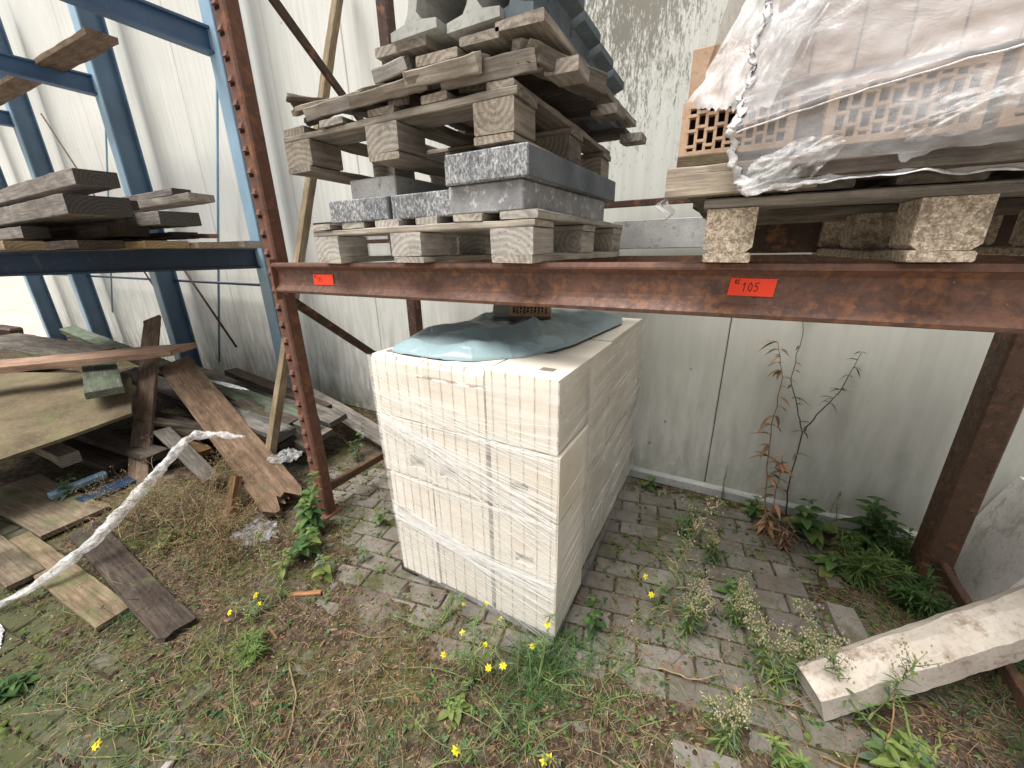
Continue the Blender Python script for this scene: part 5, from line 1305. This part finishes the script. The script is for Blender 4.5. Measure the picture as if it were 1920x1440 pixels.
narrowweed((-2.45, .62), .14, 90, 'green undergrowth at the foot of the dry shrub', 14, (0, 0), False, ('leaf2', 'stemb', 'leafd'), 'green narrow leaved weeds', .9, .04, .005, 40, name='narrowleaf_weed')
# yellow flowering weed
def flower(mp, c, r_, sc=1.):
    nrm = Vector((r_.gauss(.1, .25), -.5+r_.gauss(0, .2), .8)).normalized(); a_ = nrm.orthogonal().normalized(); b_ = nrm.cross(a_)
    k = r_.choice([5, 6, 7]); a0 = r_.random()*6
    for i in range(k):
        a = a0+2*math.pi*i/k; d = a_*math.cos(a)+b_*math.sin(a); mp.leaf(Vector(c)+d*.001, d, nrm, .0125*sc*r_.uniform(.85, 1.1), .0075*sc, .15, 0, 3, .8)
    mp.tube([Vector(c)-nrm*.002, Vector(c)+nrm*.002], .0028*sc, 6, 1)
def yellowweed(p, heads, label, seed, nst=8, spread=.8, L=.28):
    r_ = random.Random(seed); t = plant_root('yellow_flowered_weed', label, 'weed', p, 'yellow flowering weeds'); m, ml = MB(), MB()
    P0 = Vector((0, 0, 0))
    for (hx, hy, hz) in heads:
        E_ = Vector((hx-p[0], hy-p[1], hz)); pts = []; bow = Vector((r_.gauss(0, .03), r_.gauss(0, .03), .03))
        for i in range(11): f = i/10; pts.append(E_*f+bow*math.sin(f*math.pi)+Vector((0, 0, E_.z*.35*math.sin(f*math.pi))))
        m.tube(pts, [.0022*(1-.6*i/10) for i in range(11)], 5)
        for k in range(20):
            q = pts[r_.randrange(1, 10)]; a = r_.random()*6.28; ml.leaf(q, (math.cos(a), math.sin(a), r_.uniform(.1, .9)), (0, 0, 1), .030*r_.uniform(.5, 1.3), .004, .4, r_.randrange(3), 3)
        fl = MB(); flower(fl, (0, 0, 0), r_, r_.uniform(.75, 1.25)); fo = link('flower', fl, [M['yellow'], M['centre']], t); fo.location = pts[-1]
    for k in range(nst):
        a = r_.random()*6.28; pts = path((0, 0, 0), (math.cos(a)*spread, math.sin(a)*spread, .6), L*r_.uniform(.5, 1), 8, r_, .12, .09); pts = [Vector((q.x, q.y, max(.004, q.z))) for q in pts]
        m.tube(pts, .0017, 4)
        for j in range(22):
            q = pts[r_.randrange(1, 9)]; a2 = r_.random()*6.28; ml.leaf(q, (math.cos(a2), math.sin(a2), r_.uniform(.1, .9)), (0, 0, 1), .026*r_.uniform(.4, 1.3), .0030, .4, r_.randrange(3), 3)
    link('stem', m, M['stem' if heads or seed % 2 else 'straw'], t, True); link('foliage', ml, [M['leafgrey'], M['leaf'], M['stem' if heads else 'straw']], t)
yellowweed((-.62, .80), [(-.69, 1.00, .15), (-.70, .85, .15), (-.60, .85, .15), (-.55, .79, .14), (-.51, .82, .14), (-.72, .76, .13), (-.60, .96, .16)], 'yellow flowered weed with most blossoms at the stack corner', 101)
yellowweed((-.42, .90), [(-.45, .93, .15), (-.43, 1.02, .17)], 'yellow flowered weed growing out of the large grass clump', 102, 4)
yellowweed((-.50, .60), [(-.52, .56, .10)], 'near sprawling weed with one orange yellow bud', 103, 4)
yellowweed((-.36, .70), [(-.28, .65, .12), (-.265, .66, .13)], 'near weed carrying two bright yellow blossoms at the bottom', 104, 3)
yellowweed((-1.55, .16), [(-1.50, .06, .10)], 'lone yellow flowered weed on the mossy paving at bottom left', 105, 5, .9, .22)
yellowweed((-1.62, .58), [(-1.66, .62, .06), (-1.60, .60, .06), (-1.68, .52, .05)], 'low weed with tiny yellow blossoms on the soil', 106, 4, .7, .14)
yellowweed((-.88, .92), [(-.82, 1.02, .07)], 'sprawling yellow green weed in front of the stack foot', 107, 10, 1., .26)
yellowweed((-.10, 1.45), [(-.12, 1.42, .09), (-.16, 1.5, .10)], 'thin weed with small yellow blossoms right of the stack', 108, 10, .9, .30)
yellowweed((-1.15, .30), [], 'sprawling green weed without flowers in the near foreground', 109, 12, 1.1, .30)
yellowweed((-1.75, .08), [], 'sprawling mossy weed at the lower left', 110, 12, 1.1, .30)

# ------------------------------------------------------------------ litter and short growth
def inblocks(x, y): return (BX0-.02 < x < BX1+.02 and BYF-.03 < y < BYB)
def viewed(x, y): return y < 2.42 and x > -4.2 and x < 1.6 and y > -.35 and (y > -.1-.45*(x+.4) - .6)
rl = random.Random(77); m = MB()
k = 0
while k < 40000:
    x, y = rl.uniform(-3.2, 1.5), rl.uniform(-.3, 2.45); w_ = min(1, soilmask(x, y))*.9+.06
    if inblocks(x, y) or rl.random() > w_: continue
    z = max(0, soilh(x, y))+.002; a = rl.random()*6.28; s_ = rl.uniform(.003, .012)*(1.9 if rl.random() < .10 else 1)
    d = Vector((math.cos(a), math.sin(a), rl.gauss(0, .3))); m.leaf((x, y, z), d, (rl.gauss(0, .4), rl.gauss(0, .4), 1), s_*1.6, s_*rl.uniform(.3, .9), rl.uniform(-.4, .5), rl.choice([0, 0, 1, 1, 2, 3, 3, 4]), 2); k += 1
meta(link('leaf_litter', m, [M['dry'], M['dark_dry'], M['straw'], M['stemb'], M['leafgrey']]), 'brown crumbled leaf litter and bark on the soil', 'leaf litter', kind='stuff')
m = MB()
k = 0
while k < 2600:
    x, y = rl.uniform(-3.2, 1.3), rl.uniform(-.3, 2.3); w_ = min(1, soilmask(x, y))*.9+.05
    if inblocks(x, y) or rl.random() > w_: continue
    z = max(0, soilh(x, y))+.004; a = rl.random()*6.28
    pts = path((x, y, z), (math.cos(a), math.sin(a), rl.uniform(0, .25)), rl.uniform(.04, .20), 6, rl, .25, .02); pts = [Vector((p.x, p.y, max(p.z, max(0, soilh(p.x, p.y))+.002))) for p in pts]
    m.tube(pts, rl.uniform(.0004, .0013), 4, rl.choice([0, 0, 1, 2])); k += 1
meta(link('twig_litter', m, [M['straw'], M['stemb'], M['dark_dry']]), 'fine dry stalks and rootlets scattered on the soil', 'twigs', kind='stuff')
m = MB(); k = 0
while k < 13000:
    x, y = rl.uniform(-3.4, 1.5), rl.uniform(-.35, 2.45)
    g = mn.fractal(Vector((x*2.3, y*2.3, 9.)), 1, 2, 3); zone = .35+.6*math.exp(-((x+1.9)/.8)**2-((y-.1)/.35)**2)+.5*math.exp(-((x-.9)/.4)**2-((y-1.8)/.6)**2)+.25*math.exp(-((x+1.2)/.5)**2-((y-.2)/.3)**2)
    if inblocks(x, y) or g+zone*.55 < .22+rl.random()*.45: continue
    z = max(0, soilh(x, y)); a = rl.random()*6.28; t_ = rl.uniform(.25, 1.5)
    m.blade((x, y, z-.002), (math.cos(a), math.sin(a), t_), rl.uniform(.010, .042), rl.uniform(.0012, .003), .4, rl.choice([0, 0, 1, 2, 3]), 2); k += 1
meta(link('short_grass', m, [M['leaf'], M['leafd'], M['leaf2'], M['leafgrey']]), 'short moss and grass growing between the pavers', 'grass', kind='stuff')
m = MB(); k = 0
while k < 500:
    x, y = rl.uniform(-3., 1.3), rl.uniform(-.3, 2.4)
    if inblocks(x, y): continue
    z = max(0, soilh(x, y)); s_ = rl.uniform(.002, .007); m.box((x, y, z+s_*.3), (s_, s_*rl.uniform(.6, 1.2), s_*.6), Euler((rl.random(), rl.random(), rl.random()*3)).to_matrix(), rl.choice([0, 0, 0, 1, 2]), s_*.2); k += 1
meta(link('grit', m, [M['concrete'], M['white'], M['chipw']]), 'small pebbles and pale crumbs scattered over the paving', 'grit', kind='stuff')
# wood chips and straws one can tell apart
CG = 'splinters and stalks lying on the ground'
for i, (A, B, W_, T_, mt, lb) in enumerate([((-1.60, .72, .012), (-1.47, .80, .016), .022, .010, 'plank_red', 'orange wood splinter on the paving left of the stack'),
    ((-1.52, .58, .012), (-1.43, .56, .012), .016, .008, 'plank_red', 'short orange wood splinter near the soil patch'),
    ((-1.33, .17, .012), (-1.31, .11, .012), .018, .008, 'pallet', 'small pale wood chip in the near moss'),
    ((-1.47, .04, .010), (-1.30, .12, .014), .012, .007, 'pallet', 'thin pale splinter on the mossy pavers'),
    ((.39, 1.00, .010), (.37, .96, .010), .018, .008, 'pallet_pale', 'white chip on the near right paving'),
    ((-1.0, .05, .012), (-.97, .12, .014), .022, .009, 'pallet', 'brown wood chip at the bottom edge')]):
    tplank('wood_splinter', A, B, W_, T_, M[mt], lb, 'splinter', CG, brokenA=.01, brokenB=.012)
def cane(pts, rad, mat, lab):
    m = MB(); P_ = [Vector(p) for p in pts]; out = []
    for a, b in zip(P_[:-1], P_[1:]):
        for q in range(5): out.append(a.lerp(b, q/5)+Vector((rl.gauss(0, .002), rl.gauss(0, .002), 0)))
    out.append(P_[-1]); m.tube(out, rad, 6); solo('dry_stalk', m, M[mat], lab, 'stalk', CG, smooth=True)
cane([(-1.13, .10, .012), (-1.0, .22, .016), (-.90, .34, .014)], .0045, 'straw', 'long straight pale straw lying at the bottom left of centre')
cane([(-1.28, .52, .03), (-1.15, .46, .02), (-1.05, .36, .014), (-1.00, .22, .012)], .003, 'straw', 'curved thin stalk arching over the brown soil')
cane([(-.05, 1.16, .02), (.08, 1.17, .03), (.17, 1.24, .03)], .003, 'straw', 'thin pale twig by the seed headed weeds')
cane([(-1.22, .72, .01), (-1.1, .74, .015), (-1.0, .80, .012)], .0022, 'stemb', 'thin brown stalk at the paving edge before the stack')
cane([(.44, 1.12, .012), (.52, 1.12, .02), (.55, 1.20, .012)], .003, 'stemb', 'forked dry twig under the beam end')

for i, (x, y, n_, lb) in enumerate([(-.95, .55, 10, 'sprawling thin weed on the brown soil in front of the stack'), (-1.45, .12, 12, 'tangled green weed at the bottom left of centre'), (-2.0, .12, 10, 'mossy sprawling weed by the flat boards'),
                                  (-.20, .95, 9, 'thin weed strands right of the big grass clump'), (.02, .80, 8, 'sparse weed on the near soil at the bottom right of centre'), (-.12, 1.75, 10, 'long thin green weed in the shade right of the stack')]):
    yellowweed((x, y), [], lb, 200+i, n_, 1.2, .26)
grasstuft((-.92, .66), .07, 91, 'reddish brown low growth on the soil before the stack', 420, 1.3, ('dry', 'stemb', 'dark_dry'), w_=.0018, rad=.15)
grasstuft((-1.05, .42), .07, 92, 'dry brown thatch in the near middle', 380, 1.4, ('straw', 'stemb', 'dark_dry'), w_=.0016, rad=.16)
grasstuft((-1.9, .55), .06, 93, 'dry thatch beside the dark flat board', 320, 1.4, ('straw', 'stemb', 'leafgrey'), w_=.0016, rad=.14)
grasstuft((-.35, .50), .07, 94, 'dry thatch at the bottom right of centre', 300, 1.4, ('straw', 'stemb', 'leafgrey'), w_=.0016, rad=.16)

m = MB(); k = 0; rg = random.Random(401)
def zone_w(x, y):
    def g(cx, cy, sx, sy, a): return a*math.exp(-((x-cx)/sx)**2-((y-cy)/sy)**2)
    return .12+g(-1.9, .2, .7, .3, .30)+g(-1.45, .40, .25, .12, .8)+g(-1.2, .3, .6, .25, .35)+g(-.5, .9, .35, .2, .9)+g(-.3, .6, .5, .2, .4)+g(.2, 1.35, .4, .35, .55)+g(.95, 1.9, .35, .6, 1.)+g(-2.5, .75, .5, .35, .8)+g(.1, 2.38, 1.3, .08, .8)+g(1., 1.3, .35, .3, .9)+g(-1.75, 1.5, .3, .5, .5)
while k < 4000:
    cx, cy = rg.uniform(-3.2, 1.5), rg.uniform(-.35, 2.45)
    wv = zone_w(cx, cy)*(.18+2.6*max(0, .18+mn.fractal(Vector((cx*3.5, cy*3.5, 2.)), 1, 2, 3)))
    if inblocks(cx, cy) or rg.random() > wv: continue
    kind = rg.random(); z = max(0, soilh(cx, cy))-.002
    if kind < .62:      # tangled blades, some bent down and dead
        for q in range(rg.randrange(3, 8)):
            a = rg.random()*6.28; el = rg.uniform(.15, 1.3); m.blade((cx+rg.gauss(0, .012), cy+rg.gauss(0, .012), z), (math.cos(a), math.sin(a), el), rg.uniform(.025, .085), rg.uniform(.0012, .0028), rg.uniform(.2, .9), rg.choice([0, 0, 0, 2, 2, 3, 4] if mn.noise(Vector((cx*2.6, cy*2.6, 6))) > .05 else [1, 1, 3, 3, 4, 4, 5]), 3)
    elif kind < .85:    # small herbs
        for q in range(rg.randrange(4, 9)):
            a = rg.random()*6.28; L_ = rg.uniform(.008, .022); m.leaf((cx, cy, z+rg.uniform(0, .015)), (math.cos(a), math.sin(a), rg.uniform(.1, .8)), (0, 0, 1), L_, L_*.5, .4, rg.choice([0, 1, 1, 2, 3]), 3)
    else:               # dead stalks
        for q in range(3):
            a = rg.random()*6.28; pts = path((cx, cy, z), (math.cos(a), math.sin(a), rg.uniform(.1, .9)), rg.uniform(.04, .13), 4, rg, .2, .05); m.tube(pts, rg.uniform(.0005, .0011), 3, rg.choice([4, 5, 5]), cap=False)
    k += 1
meta(link('weed_ground_cover', m, [M['leaf'], M['leafd'], M['leaf2'], M['leafgrey'], M['straw'], M['stemb']]), 'tangled low weeds, dead stalks and grass covering the ground', 'ground cover', kind='stuff')
m = MB(); k = 0
while k < 4500:      # moss cushions and dirt crumbs in the joints
    x, y = rg.uniform(-3.2, 1.5), rg.uniform(-.35, 2.45)
    if inblocks(x, y): continue
    near = .25+.75*math.exp(-((x+1.9)/.9)**2-((y-.1)/.35)**2)+.3*(mn.noise(Vector((x*4, y*4, 4)))>.1)
    if rg.random() > near: continue
    r1 = rg.uniform(.004, .012); z = max(0, soilh(x, y)); n0 = len(m.v); kk = 6
    for t_, hz in ((1., -.002), (.75, .45*r1), (.25, .62*r1)):
        for q in range(kk): a = q*6.283/kk; m.v.append((x+r1*t_*math.cos(a)*rg.uniform(.7, 1.3), y+r1*t_*math.sin(a)*rg.uniform(.7, 1.3), z+hz))
    mi = 0 if rg.random() < .6 else 1
    for lv in range(2):
        for q in range(kk): m.f.append((n0+lv*kk+q, n0+lv*kk+(q+1) % kk, n0+(lv+1)*kk+(q+1) % kk, n0+(lv+1)*kk+q)); m.m.append(mi)
    m.f.append(tuple(n0+2*kk+q for q in range(kk))); m.m.append(mi); k += 1
M['moss'] = leafmat('moss', (.055, .075, .018), (.12, .15, .04), .0, .95)
meta(link('moss_and_crumbs', m, [M['moss'], M['soil']], smooth=True), 'moss cushions and soil crumbs on and between the pavers', 'moss', kind='stuff')

for i, (x, y, h_, n_, lb) in enumerate([(-1.62, .42, .055, 160, 'yellow green tuft left of the middle of the foreground'), (-1.30, .56, .045, 110, 'small bright tuft on the soil before the paving'), (-1.95, .05, .06, 150, 'green tuft at the lower left on the moss'),
        (-.78, .52, .06, 120, 'green tuft among the brown roots'), (-.15, 1.15, .07, 110, 'green tuft right of the yellow flowers'), (.42, 2.28, .07, 90, 'tuft at the foot of the dark forked stalk'), (.85, 1.6, .08, 140, 'dark tuft behind the concrete beam'), (-1.75, 1.25, .07, 90, 'tuft inside the ground strut of the rack')]):
    grasstuft((x, y), h_, 300+i, lb, n_, 1.1, ('leaf2', 'leaf', 'leafgrey') if i != 6 else ('leafd', 'leaf', 'leafd'), w_=.0022, rad=.05)
